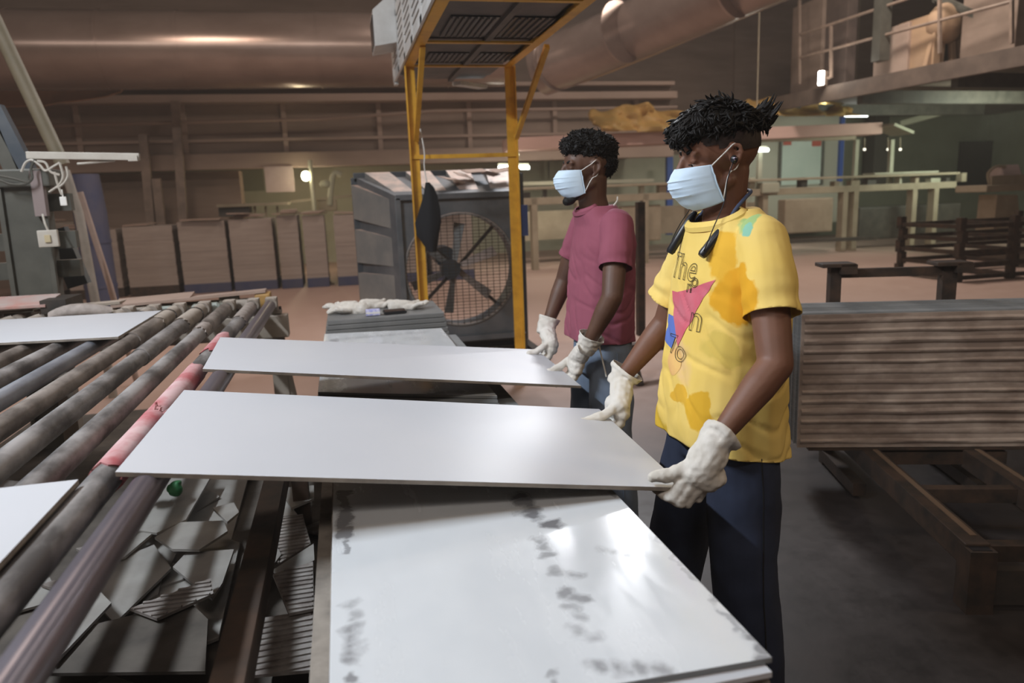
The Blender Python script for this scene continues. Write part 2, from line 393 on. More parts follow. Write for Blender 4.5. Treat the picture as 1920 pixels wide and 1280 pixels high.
def qbez(a, b, c, n=8):
    a, b, c = V(a), V(b), V(c); return [a*(1-t)**2+b*2*t*(1-t)+c*t*t for t in [i/n for i in range(n+1)]]
def catmull(P, n=6):
    P = [V(p) for p in P]; P = [P[0]*2-P[1]]+P+[P[-1]*2-P[-2]]; out = []
    for i in range(1, len(P)-2):
        for k in range(n):
            t = k/n; a, b, c, d = P[i-1:i+3]
            out.append(.5*((2*b)+(c-a)*t+(2*a-5*b+4*c-d)*t*t+(3*b-a-3*c+d)*t**3))
    return out+[P[-2]]

# ================================================================== the hall
def prect(mb, x0, y0, x1, y1, Y, d=.05):
    """a box whose front face, in the plane Y, spans two pixel corners"""
    xm, ym = (x0+x1)/2, (y0+y1)/2
    X0, X1 = at(x0, ym, Y).x, at(x1, ym, Y).x; Z0, Z1 = at(xm, y1, Y).z, at(xm, y0, Y).z
    return mb.span((X0, Y, Z0), (X1, Y+d, Z1))
struct('floor', MB().span((-12, -6, -.1), (20, 20.2, 0)), m_floor)
struct('ceiling', MB().span((-12, -6, 8), (20, 20.2, 8.1)), m_walld)
struct('wall_left', MB().span((-12.1, -6, 0), (-12, 20.2, 8)), m_wall)
struct('wall_right', MB().span((20, -6, 0), (20.1, 20.2, 8)), m_green)
struct('wall_front', MB().span((-12, -6.1, 0), (20, -6, 8)), m_wall)
struct('wall_back', MB().span((-12, 20, 2.5), (11.2, 20.2, 8)), m_wall)
struct('wall_back_upper', MB().span((11.2, 19.9, 3.6), (20, 20.2, 8)), m_wall)
struct('wall_back_lower', MB().span((-12, 19.95, 0), (11.2, 20.2, 2.5)), m_pale)  # greenish tone of the bulb light is put into this wall's colour
struct('wall_back_right', MB().span((11.2, 19.9, 0), (20, 20.2, 3.6)), m_green)

# the long dryer housing along the far left side
dr = thing('dryer_housing', 'long dusty brown dryer housing with ledges along the far wall below the silver duct', 'kiln', (-2, 17, 0))
MB().span((-11.95, 17, 2.42), (7.9, 19.9, 3.95)).build('housing', m_wall, dr)
MB().span((-11.95, 16.75, 3.93), (7.9, 19.9, 4.02)).build('top_ledge', m_wall2, dr, bevel=.02)
MB().span((-11.95, 16.62, 3.62), (7.9, 17.0, 3.78)).build('ledge', m_wall2, dr, bevel=.02)
MB().span((-11.95, 16.8, 2.30), (7.9, 17.05, 2.62)).build('lower_ledge', m_wall2, dr, bevel=.02)
MB().span((-11.95, 16.9, 2.86), (7.9, 17.02, 2.92)).build('rib', m_wall2, dr)
MB().tube([(-11.95, 16.65, 3.2), (-6.3, 16.65, 3.2), (-.2, 16.65, 3.27), (2.2, 16.65, 3.40), (7.9, 16.65, 3.42)], .035).build('pipe', m_wall2, dr, True)
for x in range(-11, 8, 2): MB().span((x-.05, 16.92, 2.62), (x+.05, 17.02, 3.62)).build('panel_joint', m_wall2, dr)
for i, (px, pw) in enumerate(((322, 13), (288, 10), (262, 13))):
    a = at(px+pw/2, 190 if i == 0 else (335 if i == 1 else 252), 16.4); b = at(px+pw/2+8, 408, 16.4)
    MB().bar((a.x, 16.4, a.z), (b.x, 16.4, 0), .16, .12, (0, 1, 0)).build('post', m_rail, dr)
MB().span((-11.95, 17.6, 0), (-2.1, 18.2, 2.3)).build('underside_panel', m_wall, dr)
# sagging brown sheet hung from the ledge on the far left
sh = MB(); rings = []
for i in range(15):
    x = -7.6+i*.27; rings.append([(x, 15.9, 3.78-.10*noise.noise(V((x, 0, 1)))), (x, 15.7, 3.45-.07*noise.noise(V((x*2, 3, 1)))+(i/14)**4*.25)])
sh.loft(rings, caps=False, closed=False); o = sh.build('hanging_sheet', mat('orange_brown_sheet', (.55, .30, .18), .8, col2=(.42, .25, .16), scale=2), None, fix=False)
tag(o, 'orange brown sheet sagging below the silver duct at the far left', 'sheet'); md = o.modifiers.new('t', 'SOLIDIFY'); md.thickness = .02
# big round ducts
def duct(name, pts, r, label, seams):
    t = thing(name, label, 'duct', pts[0])
    MB().tube(catmull(pts, 8), r, 40).build('duct_pipe', m_duct, t, True)
    for s in seams:
        a = V(pts[0]).lerp(V(pts[-1]), s); d = (V(pts[-1])-V(pts[0])).normalized()
        MB().tube([a-d*.02, a+d*.02], r+.012, 40).build('seam_band', m_duct, t, True)
    return t
duct('air_duct', [(-11.9, 14.2, 4.14), (-4, 14.2, 4.16), (1.0, 14.2, 4.18), (3.2, 14.2, 4.18)], .63, 'big round silver duct running level across the top left of the hall', [.12, .32, .46, .55, .63, .78, .93])
a0 = at(1015, 128, 14.0); a1 = at(1180, 62, 12.6); a2 = at(1720, -190, 8.2)
duct('air_duct', [tuple(a0), tuple(a1), tuple(a2)], .50, 'round dusty duct rising to the upper right behind the yellow frame', [.05, .3, .62, .9])

# white board, bulb, small machine in the far bay
o = prect(MB(), 497, 312, 551, 360, 16.72, .06).build('board', m_poster, None, bevel=.004); tag(o, 'pale pink blank board hanging below the far brown ledge', 'board')
o = prect(MB(), 452, 310, 494, 358, 19.88, .06).build('board', mat('grey_green_board', (.20, .20, .14), .8), None); tag(o, 'grey green panel on the far wall left of the pale board', 'board')
bl = thing('lamp', 'small glowing round bulb lamp on a post in the far bay', 'lamp', at(573, 330, 16.4))
MB().ell(at(573, 330, 16.4), (.085, .085, .10)).build('bulb', m_bulb, bl, True)
MB().tube([at(581, 300, 16.45), at(590, 400, 16.45)], .045).build('post', m_pale, bl, True)
MB().bar(at(573, 322, 16.4), at(583, 318, 16.45), .03, .03).build('arm', m_pale, bl)
point('bay_bulb_light', V((-.6, 17.5, 1.9)), 30, (1, .85, .55), .1)
point('bay_front_fill', V((-.75, 16.0, 1.7)), 4, (1, .85, .6), .1)  # extra fill with no fixture, lights the front of the pale board
sm = thing('bay_machine', 'pale dusty machine with a hooked spout near the bulb in the far bay', 'machine', at(620, 400, 16.8))
MB().tube(catmull([at(618, 385, 16.8), at(622, 340, 16.8), at(628, 324, 16.8), at(640, 328, 16.8)]), .06).build('spout', m_pale, sm, True)
prect(MB(), 594, 374, 632, 396, 16.8, .6).build('body', m_mach, sm, bevel=.03)
MB().ell(at(610, 345, 16.8), (.12, .1, .09)).build('cap', m_pale, sm, True)
MB().bar(at(545, 378, 16.8), at(668, 366, 16.8), .05, .05).build('rail', m_mach, sm)
tb = thing('work_table', 'dark low table beyond the row of dusty tile packs', 'table', at(440, 400, 16.6))
prect(MB(), 405, 381, 540, 386, 16.3, .8).build('top', m_mach, tb); prect(MB(), 410, 388, 468, 405, 16.5, .5).build('drawer', m_machd, tb)
for x in (480, 500, 522): prect(MB(), x, 386, x+4, 480, 16.6, .05).build('leg', m_mach, tb)

# row of tile packs standing along the far left
packs = [(8, 112, 420), (116, 226, 432), (230, 331, 424), (334, 430, 415), (430, 518, 410), (520, 566, 404), (568, 616, 404), (626, 705, 402), (712, 800, 400), (806, 890, 400)]
ORD = ['first', 'second', 'third', 'fourth', 'fifth', 'sixth', 'seventh', 'eighth', 'ninth', 'tenth']
for i, (x0, x1, yt) in enumerate(packs):
    Y = 14.4-.06*i; X0, X1 = at(x0, 470, Y).x+.03, at(x1, 470, Y).x-.03; zt = at((x0+x1)/2, yt, Y).z
    t = thing('tile_pack', 'dusty brown block of stacked tiles, %s from the left in the far row' % ORD[i], 'tile stack', ((X0+X1)/2, Y+.5, 0), 'packs in the far row')
    if i >= 3: MB().span((X0, Y-.02, 0), (X1, Y+1.0, .17)).build('pallet', m_bluepal, t, bevel=.01)
    else: MB().span((X0, Y, 0), (X1, Y+1, .17)).build('pallet', m_rust, t)
    mb = MB(); z = .17; n = 34; h = (zt-.17)/n
    for k in range(n):
        j = random.uniform(-.004, .004); mb.span((X0+.005+j, Y+random.uniform(-.004, .004), z+.0015), (X1-.005+j, Y+1, z+h)); z += h
    tag(mb.build('tiles', m_stack, t), kind='stuff')
    for q in range(random.randint(1, 3)):
        xa = random.uniform(X0+.01, X0+.1); xb = min(X1-.01, xa+random.uniform(.3, .75))
        MB().box(((xa+xb)/2, Y+random.uniform(.2, .6), zt+.035+.03*q), (xb-xa, .8, .02), Euler((random.uniform(-.03, .03), random.uniform(-.05, .05), random.uniform(-.2, .2))).to_matrix()).build('cover_board', m_board, t)

# far production line with canopy, right of the fan
ln = thing('glazing_line', 'long dusty beige glazing line running along the far right', 'machine', (9, 14.8, 0))
YL = 14.6
for y0, y1, dy in ((352, 357, 0.), (372, 386, .1)):
    a, b = at(965, y0, YL), at(1800, y0-22, YL); a2 = at(965, y1, YL)
    MB().span((a.x, YL+dy, a2.z), (b.x, YL+dy+.25, a.z)).build('side_rail', m_mach, ln, bevel=.01)
zr = at(1000, 372, YL).z
for i in range(26):
    x = at(985, 360, YL).x+i*.42
    if random.random() < .75: MB().span((x, YL+.12, zr), (x+random.uniform(.06, .26), YL+.3, zr+random.uniform(.1, .26))).build('bracket', random.choice([m_mach, m_machd, m_pale]), ln, bevel=.01)
for x in (1005, 1090, 1215, 1300, 1400, 1440, 1590, 1610, 1720, 1760):
    p = at(x, 400, YL); MB().span((p.x-.06, YL+.1, 0), (p.x+.06, YL+.3, zr)).build('leg', m_mach, ln)
prect(MB(), 1472, 372, 1562, 436, YL-.1, .3).build('front_panel', m_mach, ln, bevel=.03)
prect(MB(), 1165, 385, 1240, 452, YL+.2, .3).build('side_panel', m_mach, ln, bevel=.03)
prect(MB(), 1610, 385, 1800, 445, YL+.6, .5).build('drive_box', m_machd, ln, bevel=.03)
prect(MB(), 1430, 342, 1462, 362, YL, .25).build('motor', m_pale, ln, bevel=.03)
prect(MB(), 1640, 322, 1760, 325, YL, .4).build('tray', m_pale, ln)
prect(MB(), 980, 388, 1420, 440, YL+1.4, .1).build('back_panel', m_mach, ln)
MB().bar(at(1420, 455, YL-.2), at(1640, 446, YL-.2), .12, .08).build('floor_rail', m_machd, ln)
cn = thing('canopy', 'long pink dusty canopy sheet on white posts over the far line', 'canopy', (8, 15.5, 0))
a, b = at(955, 270, 15.2), at(1655, 240, 15.2)
MB().bar(a+V((0, .35, 0)), b+V((0, .35, 0)), .7, .26).build('roof_sheet', m_canopy, cn, bevel=.02)
MB().bar(b+V((.02, .0, .05)), b+V((.55, 0, -.14)), .7, .06).build('roof_end', m_pale, cn)
for x, yt, yb in ((968, 285, 365), (1095, 285, 355), (1425, 275, 395), (1606, 262, 352), (1672, 262, 352)):
    MB().bar(at(x, yt, 15.0), at(x-5, yb, 15.0), .09, .09, (0, 1, 0)).build('post', m_pale, cn)
MB().bar(at(960, 345, 15), at(1225, 338, 15), .06, .07).build('rail', m_pale, cn)
# lit office behind the line
of = thing('office_front', 'lit pale office front with greenish glass door behind the far line', 'office', at(1470, 345, 18.6))
prect(MB(), 1380, 190, 1582, 420, 18.7, .2).build('wall_panel', mat('pale_office_wall', (.42, .40, .33), .8), of)
prect(MB(), 1466, 262, 1540, 346, 18.66, .05).build('glass_door', m_glass, of)
for x in (1462, 1541): prect(MB(), x, 262, x+4, 346, 18.62, .1).build('door_frame', m_steel, of)
prect(MB(), 1576, 200, 1583, 340, 18.6, .12).build('blue_post', m_blue, of)
prect(MB(), 1251, 270, 1262, 440, 18.6, .12).build('blue_post', m_blue, of)
prect(MB(), 1469, 264, 1484, 272, 18.64, .02).build('notice', m_redp, of); prect(MB(), 1523, 264, 1540, 274, 18.64, .02).build('notice', m_redp, of)
lo = thing('lit_panel', 'pair of pale lit panels on the far wall in front of the farther man', 'panel', at(1030, 335, 19.8))
prect(MB(), 1030, 290, 1042, 335, 19.85, .1).build('lit_strip', m_pale, lo); prect(MB(), 1020, 290, 1027, 335, 19.85, .1).build('lit_strip', m_pale, lo)
prect(MB(), 1383, 338, 1420, 350, 18.4, .2).build('shelf', m_pale, of)
# fluorescent tubes
for x0, x1, y, Y, lab in ((935, 992, 314, 15.6, 'lit fluorescent tube seen behind the yellow post'), (1400, 1440, 281, 14.8, 'lit fluorescent tube just behind the ear of the man in yellow'),
                         (1584, 1626, 216, 17, 'lit fluorescent tube under the platform above the blue post'), (1021, 1037, 286, 17, 'short lit tube in front of the far man, near his forehead')):
    t = thing('tube_light', lab, 'light', at((x0+x1)/2, y, Y)); a, b = at(x0, y, Y), at(x1, y, Y)
    MB().tube([a, b], .038, 10).build('tube', m_tube, t, True)
    MB().bar(a+V((0, .06, .06)), b+V((0, .06, .06)), .07, .05).build('fitting', m_pale, t)
    q = (a+b)/2+V((0, .06, .08)); MB().tube([q, V((q.x, q.y, 7.99))], .012, 6).build('hanger', m_mach, t)
area('office_glow', at(1500, 200, 16.5), at(1500, 420, 16.5), 1.6, .4, 34, (.9, 1, .86))
area('line_glow', at(1000, 285, 15.0), at(1000, 420, 15.4), 1.8, .4, 26, (1, .97, .80))
for x in (1621, 1665, 1688):
    MB().ell(at(x, 280, 15.6), (.03, .03, .03)).build('indicator_lamp', mat('dim_lamp', (.9, .85, .7), emit=2.), cn, True)
    MB().bar(at(x, 278, 15.6), at(x, 258, 15.6), .02, .02, (0, 1, 0)).build('lamp_rod', m_mach, cn)
# near-black slab paints the shade inside a doorway; beam and console on the right
struct('door_1', prect(MB(), 1803, 264, 1897, 350, 19.7, .15), mat('opening_shade', (.012, .011, .010), .9))
struct('trim_1', prect(MB(), 1640, 200, 1665, 345, 19.3, .4), mat('dark_column', (.085, .08, .065), .8))
MB_ = MB().bar(at(1690, 232, 17.5), at(1780, 207, 16.5), .12, .14)
tag(MB_.build('beam', m_pale, None), 'pale slanting beam in front of the grey green wall', 'beam')
cs = thing('control_console', 'dusty beige control console on a pedestal at the far right', 'console', at(1885, 440, 11.5))
MB().loft([[V(p) for p in q] for q in ([at(1862, 438, 11.3), at(1915, 438, 11.3), at(1915, 438, 11.3)+V((0, .4, 0)), at(1862, 438, 11.3)+V((0, .4, 0))], [at(1870, 365, 11.3), at(1908, 365, 11.3), at(1908, 365, 11.3)+V((0, .4, 0)), at(1870, 365, 11.3)+V((0, .4, 0))])]).build('pedestal', m_mach, cs)
prect(MB(), 1850, 345, 1945, 358, 11.1, .7).build('tray', m_mach, cs, bevel=.02)
MB().bar(at(1858, 343, 11.2), at(1940, 339, 11.2), .03, .25).build('tray_rim', m_mach, cs)
MB().box(at(1902, 325, 11.3)+V((0, .2, 0)), (.42, .3, .24), Euler((-.4, 0, 0)).to_matrix()).build('sloping_panel', m_poster, cs, bevel=.03)
MB().tube(catmull([at(1855, 345, 11.3), at(1853, 325, 11.3), at(1868, 312, 11.3), at(1885, 312, 11.3)]), .025).build('hoop', m_mach, cs, True)
# stack of dark steel frames
for i in range(5):
    t = thing('metal_rack', 'dark open metal rack in the pile at the right edge, %s from the floor' % ORD[i], 'frame', (9.9, 9.6, i*.19), 'dark frames in the right hand pile')
    x0, x1, y0, y1, z = 8.9+.04*(i % 2), 11.2, 9.2, 10.4, .02+i*.19
    for p, q in (((x0, y0), (x1, y0)), ((x0, y1), (x1, y1)), ((x0, y0), (x0, y1)), ((x1, y0), (x1, y1)), ((9.9, y0), (9.9, y1))):
        MB().bar((*p, z+.04), (*q, z+.04), .07, .06).build('bar', m_rust, t)
    for q in ((x0, y0), (9.85, y0), (x1, y0), (x0, y1), (x1, y1)): MB().span((q[0]-.05, q[1]-.05, z-.02), (q[0]+.05, q[1]+.05, z+.17)).build('corner_post', m_rust, t)

# upper platform with railing, lamp and conveyor
pf = thing('platform', 'raised brown steel platform with a railing at the top right', 'platform', (11, 14, 3.2))
e0, e1 = V((9.75, 19.8, 3.5)), V((10.85, 7.5, 3.5)); em = V((9.73, 16.7, 3.5))
e1 = atz(1960, 76, 3.5)
MB().poly([em, e1, e1+V((9, 0, 0)), V((19.9, 19.8, 3.5)), V((9.73, 19.8, 3.5))], .06).build('deck', m_plat, pf)
MB().bar(em-V((0, 0, .16)), e1-V((0, 0, .16)), .12, .30).build('edge_beam', m_plat, pf)
for k in (.15, .45, .75): 
    p = em.lerp(e1, k); MB().bar(p-V((-.3, 0, .3)), p+V((6, .4, -.3)), .15, .25).build('cross_beam', m_machd, pf)
def onedge(x, y):                     # the vertical plane of the platform edge
    d = ray(x, y); n = V((e1.y-em.y, em.x-e1.x, 0)); return CP+d*((em-CP).dot(n)/d.dot(n))
for (x, y0, y1) in ((1499, 0, 158), (1558, 45, 146), (1645, -10, 118), (1762, -40, 100), (1897, -60, 82)):
    MB().bar(onedge(x, y1), onedge(x, y0), .05, .05, (0, 1, 0)).build('railing_post', m_rail, pf)
for (xa, ya, xb, yb) in ((1496, 66, 1900, -68), (1500, 108, 1900, 2)):
    MB().tube([onedge(xa, ya), onedge(xb, yb)], .028).build('hand_rail', m_rail, pf, True)
a = onedge(1650, 115); MB().bar(a, a+V((0, 0, 2.5)), .22, .22, (0, 1, 0)).build('column', m_steel, pf)
fl = thing('flood_lamp', 'bright white flood lamp on the platform railing post', 'lamp', onedge(1545, 150))
c = onedge(1546, 149)-V((.12, .12, 0)); MB().box(c, (.20, .12, .30), Euler((0, 0, .5)).to_matrix()).build('housing', m_rail, fl, bevel=.02)
MB().box(c-V((.085, .055, 0)), (.10, .12, .27), Euler((0, 0, -.45)).to_matrix()).build('lit_face', m_flood, fl, bevel=.015)
MB().bar(c, onedge(1556, 146), .04, .04).build('bracket', m_rail, fl)
point('flood_lamp_light', c+V((-.2, -.35, .1)), 9, (1, .93, .82), .08)
for x0, y0, x1, y1, mm, lab in ((1655, 40, 1694, 122, m_crate, 'tall tan panel standing on the upper platform beside the steel column'), (1612, 55, 1652, 128, m_wall2, 'dusty brown cabinet on the upper platform left of the steel column')):
    a = onedge(x0, y1); b = onedge(x1, y0); MB_ = MB().span((a.x+.3, a.y-.9, 3.5), (a.x+.42+abs(b.x-a.x), a.y, b.z+.05)); tag(MB_.build('cabinet', mm, None, bevel=.02), lab, 'cabinet')
for q_, (x0, y0, x1, y1, dp, lab) in enumerate(((1500, 40, 1538, 160, 2.2, 'dusty brown cabinet far back on the upper platform, leftmost'), (1545, -20, 1598, 140, 2.6, 'tall dark brown cabinet far back on the upper platform behind the flood lamp'), (1850, 0, 1890, 70, 1.6, 'dark cabinet on the upper platform at the right edge'))):
    a = onedge(x0, y1); b = onedge(x1, y0); o = MB().span((a.x+.35, a.y-.2, 3.5), (a.x+.5+abs(b.x-a.x)*1.2, a.y+.9, b.z+.6)).build('cabinet', m_wall if q_ != 1 else m_walld, None, bevel=.02); tag(o, lab, 'cabinet')
hp = thing('hopper', 'dusty beige hopper with splayed legs on the upper platform', 'hopper', onedge(1725, 108))
p = onedge(1725, 105)+V((.5, 0, 0))
MB().ell(p+V((0, 0, .55)), (.35, .3, .35)).build('drum', m_crate, hp, True)
for dx in (-.35, -.1, .2, .42): MB().bar(p+V((dx*.6, 0, .45)), V((p.x+dx, p.y, 3.5)), .09, .09).build('leg', m_crate, hp)
cv = thing('inclined_conveyor', 'inclined slatted conveyor on the upper platform at the top right', 'conveyor', onedge(1780, 60))
A, B = onedge(1700, -14)+V((.45, 0, 0)), onedge(1842, 52)+V((.45, 0, 0))
for o_ in (V((0, 0, .0)), V((.45, .35, .0))): MB().bar(A+o_, B+o_, .05, .12).build('side_rail', m_steel, cv)
for k in range(14): q = A.lerp(B, (k+.5)/14); MB().bar(q, q+V((.45, .35, 0)), .08, .03).build('slat', m_rail, cv)
MB().tube([B, B+V((.45, .35, 0))], .14, 14).build('end_drum', m_steel, cv, True)
for k in (.25, .85): q = A.lerp(B, k); MB().bar(q+V((.2, .1, 0)), V((q.x+.2, q.y+.1, 3.5)), .06, .06).build('leg', m_steel, cv)
# crumpled yellow tarpaulins
def tarp(x0, x1, y0, y1, Y, lab, seed):
    mb = MB(); nx, ny = 34, 12; g = []
    for j in range(ny+1):
        for i in range(nx+1):
            u, v = i/nx, j/ny; p = at(x0+(x1-x0)*u, y0+(y1-y0)*v, Y)
            e = math.sin(PI*u)**.5 if 0 < u < 1 else 0
            q = V((p.x*2.2+seed, p.z*3, seed)); d = noise.noise(q)*.35+noise.noise(q*2.3)*.16
            zt = at(x0+(x1-x0)*u, y1-(y1-y0)*(1-v)*(.55+.45*e+.25*noise.noise(V((u*7, seed, 0)))), Y).z
            g.append((p.x, Y+d-.5*(v), zt))
    f = [(j*(nx+1)+i, j*(nx+1)+i+1, (j+1)*(nx+1)+i+1, (j+1)*(nx+1)+i) for j in range(ny) for i in range(nx)]
    o = MB().add(g, f).build('tarpaulin', m_tarp, None, True, fix=False); tag(o, lab, 'tarp')
    s = o.modifiers.new('s', 'SOLIDIFY'); s.thickness = .01; return o
tarp(1105, 1290, 196, 250, 15.3, 'crumpled yellow tarpaulin between the two men, on the canopy', 1.3)
tarp(1392, 1585, 180, 222, 15.8, 'crumpled yellow tarpaulin under the platform edge, right of the nearer man', 5.1)
o = MB().span((3.7, 15.4, 2.5), (11.8, 15.5, 2.6)).build('support_bar', m_mach, None); tag(o, 'long bar carrying the tarpaulins behind the canopy', 'bar')
# dark post behind the far man
ps = MB().span((2.99, 7.2, 0), (3.07, 7.28, 1.40)); 
o = ps.build('steel_post', m_rust, None, bevel=.004); tag(o, 'slim dark steel post standing just behind the man in maroon', 'post')
ht = thing('trestle', 'low dark trestle on the floor between the two men', 'trestle', (2.4, 5.5, 0))
MB().bar((2.12, 5.45, .26), (2.75, 5.6, .26), .08, .08).build('top_bar', m_rust, ht)
for x, y in ((2.2, 5.47), (2.66, 5.58)):
    for s in (-.2, .2): MB().bar((x, y, .25), (x, y+s, 0), .05, .05).build('leg', m_rust, ht)

# ================================================================== box fan
fan = thing('box_fan', 'large grey dusty box fan with mesh guard behind the yellow frame', 'fan', (1.0, 7, 0))
FX0, FX1, FZ0, FZ1, FY = .5, 1.57, .24, 1.53, 6.6
GX0, GX1, GZ0, GZ1, GY = .17, 1.74, .06, 1.73, 7.25
def ringrect(y, x0, x1, z0, z1): return [(x0, y, z0), (x1, y, z0), (x1, y, z1), (x0, y, z1)]
mb = MB().loft([ringrect(FY, FX0, FX1, FZ0, FZ1), ringrect(GY, GX0, GX1, GZ0, GZ1)], caps=False)
o = mb.build('cone_housing', m_conef, fan, fix=False); s = o.modifiers.new('s', 'SOLIDIFY'); s.thickness = .02
mb = MB()
for a, b in (((GX0-.02, GZ0), (GX1+.02, GZ0)), ((GX0-.02, GZ1), (GX1+.02, GZ1)), ((GX0, GZ0), (GX0, GZ1)), ((GX1, GZ0), (GX1, GZ1))): MB().bar((a[0], GY, a[1]), (b[0], GY, b[1]), .09, .10, (0, 1, 0)).build('flange', m_blue_steel, fan, bevel=.008)
for a, b in (((FX0-.02, FZ0), (FX1+.02, FZ0)), ((FX0-.02, FZ1), (FX1+.02, FZ1)), ((FX0, FZ0), (FX0, FZ1)), ((FX1, FZ0), (FX1, FZ1))): MB().bar((a[0], FY, a[1]), (b[0], FY, b[1]), .05, .06, (0, 1, 0)).build('front_frame', m_conef, fan, bevel=.006)
# raised wedge ribs on the top and the left flank
for k in range(4):
    u0, u1 = .04+k*.25, .04+k*.25+.15
    f = lambda u, w_, h: V((FX0+(FX1-FX0)*u, FY, FZ1)).lerp(V((GX0+(GX1-GX0)*u, GY, GZ1)), w_)+V((0, 0, h))
    MB().loft([[f(u0, .06, .008), f(u1, .06, .008), f(u1, .92, .06), f(u0, .92, .06)], [f(u0, .06, -.01), f(u1, .06, -.01), f(u1, .92, -.01), f(u0, .92, -.01)]]).build('rib', m_fan, fan)
    g = lambda u, w_, h: V((FX0, FY, FZ0+(FZ1-FZ0)*u)).lerp(V((GX0, GY, GZ0+(GZ1-GZ0)*u)), w_)+V((-h, -.3*h, 0))
    u0, u1 = .03+k*.25, .03+k*.25+.19
    MB().loft([[g(u0, .1, .01), g(u1, .1, .01), g(u1, .92, .07), g(u0, .92, .07)], [g(u0, .1, -.01), g(u1, .1, -.01), g(u1, .92, -.01), g(u0, .92, -.01)]]).build('rib', m_fan, fan)
for k in range(5):                   # dusty flakes of board thrown on top
    q = f(.5+.1*k, .3+.12*(k % 3), .09+.012*k); a = random.uniform(0, 3)
    MB().box(q, (.22, .13, .006), Euler((.25, random.uniform(-.2, .2), a)).to_matrix()).build('board_scrap', m_board, fan)
fcx, fcz, fr = 1.035, .87, .505
n = 48; pts = [(fcx+fr*math.cos(2*PI*i/n), fcz+fr*math.sin(2*PI*i/n)) for i in range(n)]
# front plate with the round opening
mb = MB(); k = 0
sq = []
for x, z in pts:
    dx, dz = x-fcx, z-fcz; s = min((FX1-fcx if dx > 0 else fcx-FX0)/max(abs(dx), 1e-6), (FZ1-fcz if dz > 0 else fcz-FZ0)/max(abs(dz), 1e-6)); sq.append((fcx+dx*s, fcz+dz*s))
mb.loft([[(x, FY+.02, z) for x, z in sq], [(x, FY+.02, z) for x, z in pts], [(x, FY+.30, z) for x, z in pts]], caps=False)
o = mb.build('front_plate', m_conef, fan, fix=False); s = o.modifiers.new('s', 'SOLIDIFY'); s.thickness = .012
MB().tube([(x, FY+.01, z) for x, z in pts]+[(pts[0][0], FY+.01, pts[0][1])], .012, 6).build('opening_rim', m_fan, fan, True)
mb = MB(); g = .058
for i in range(-8, 9):
    h = math.sqrt(max(fr*fr-(i*g)**2, 0))
    if h > .02:
        mb.tube([(fcx+i*g, FY, fcz-h), (fcx+i*g, FY, fcz+h)], .0035, 4); mb.tube([(fcx-h, FY-.004, fcz+i*g), (fcx+h, FY-.004, fcz+i*g)], .0035, 4)
    if h > .02 and i < 8:
        i2 = i+.5; h = math.sqrt(max(fr*fr-(i2*g)**2, 0)); mb.tube([(fcx-h, FY-.004, fcz+i2*g), (fcx+h, FY-.004, fcz+i2*g)], .0028, 4)
tag(mb.build('wire_guard', m_dark, fan), kind='stuff')
MB().tube([(fcx-.08, FY+.12, fcz), (fcx-.08, FY+.26, fcz)], .09, 18).build('hub', m_blue_steel, fan, True)
for k in range(6):
    a = 2*PI*k/6+.35; d = V((math.cos(a), 0, math.sin(a))); e = V((-math.sin(a), .55, math.cos(a)))*.036
    c0 = V((fcx-.04, FY+.2, fcz)); 
    MB().add([c0+d*.07-e*.6, c0+d*.07+e*.6, c0+d*.42+e*1.3, c0+d*.42-e*1.3], [(0, 1, 2, 3)]).build('blade', m_fan, fan, fix=False).modifiers.new('s', 'SOLIDIFY').thickness = .006
for a in (.8, 2.4, 3.9, 5.5): MB().bar((fcx, FY+.27, fcz), (fcx+fr*math.cos(a), FY+.27, fcz+fr*math.sin(a)), .03, .02, (0, 1, 0)).build('stay', m_dark, fan)
MB().tube([(fcx-.1, FY+.3, fcz+.1), (fcx-.1, FY+.55, fcz+.1)], .10, 16).build('motor', m_blue_steel, fan, True)
for x in (.3, 1.72): MB().bar((x, FY-.3, .04), (x, GY+.3, .04), .08, .08).build('foot_rail', m_dark, fan)
for x, y in ((.5, FY), (1.58, FY)): MB().bar((x, y, .25), (x, y, .06), .07, .07, (0, 1, 0)).build('leg', m_dark, fan)
prect(MB(), 979, 384, 990, 442, 6.75, .03).build('blue_sticker', m_pblue, fan)

# ================================================================== yellow frame carrying the cooler
YF = 5.7; XL, XR, ZT = .5525, 1.332, 2.465
fr_ = thing('yellow_frame', 'yellow painted steel frame holding the cooler above the work place', 'frame', ((XL+XR)/2, YF, 0))
def angle_post(x, s):
    mb = MB().span((x-.035, YF-.004, 0), (x+.035, YF+.004, ZT)); mb.span((x+s*.035-.004, YF-.05, 0), (x+s*.035+.004, YF+.004, ZT)); return mb
for x, s in ((XL+.03, -1), (XR, 1)): angle_post(x, s).build('post', m_yellow, fr_)
YN = 2.75
for x, s in ((XL, 1), (XR+.02, -1)):
    MB().span((x-.004, YN, ZT), (x+.004, YF+.02, ZT+.085)).span((x, YN, ZT-.002), (x+s*.06, YF+.02, ZT+.006)).build('top_beam', m_yellow, fr_)
for y, z in ((YF, ZT+.004), (4.86, ZT+.004), (3.84, ZT+.004)): MB().span((XL, y-.02, z-.006), (XR+.02, y+.02, z+.006)).build('cross_bar', m_yellow, fr_)
zc = at(850, 292, YF).z
MB().span((XL, YF-.02, zc-.018), (XR+.03, YF+.01, zc+.012)).build('tie_bar', m_yellow, fr_)
for x in (XL+.045, XR+.03): MB().bar((x, YF-.03, zc+.12), (x+(.055 if x > 1.1 else -.0), 4.94, ZT), .034, .034, (1, 0, 0)).build('brace', m_yellow, fr_)
for x in (XL+.02, XR):
    MB().tube([(x, YN+.1, ZT+.08), (x, YN+.1, 7.95)], .012).build('hanger_rod', m_dark, fr_)
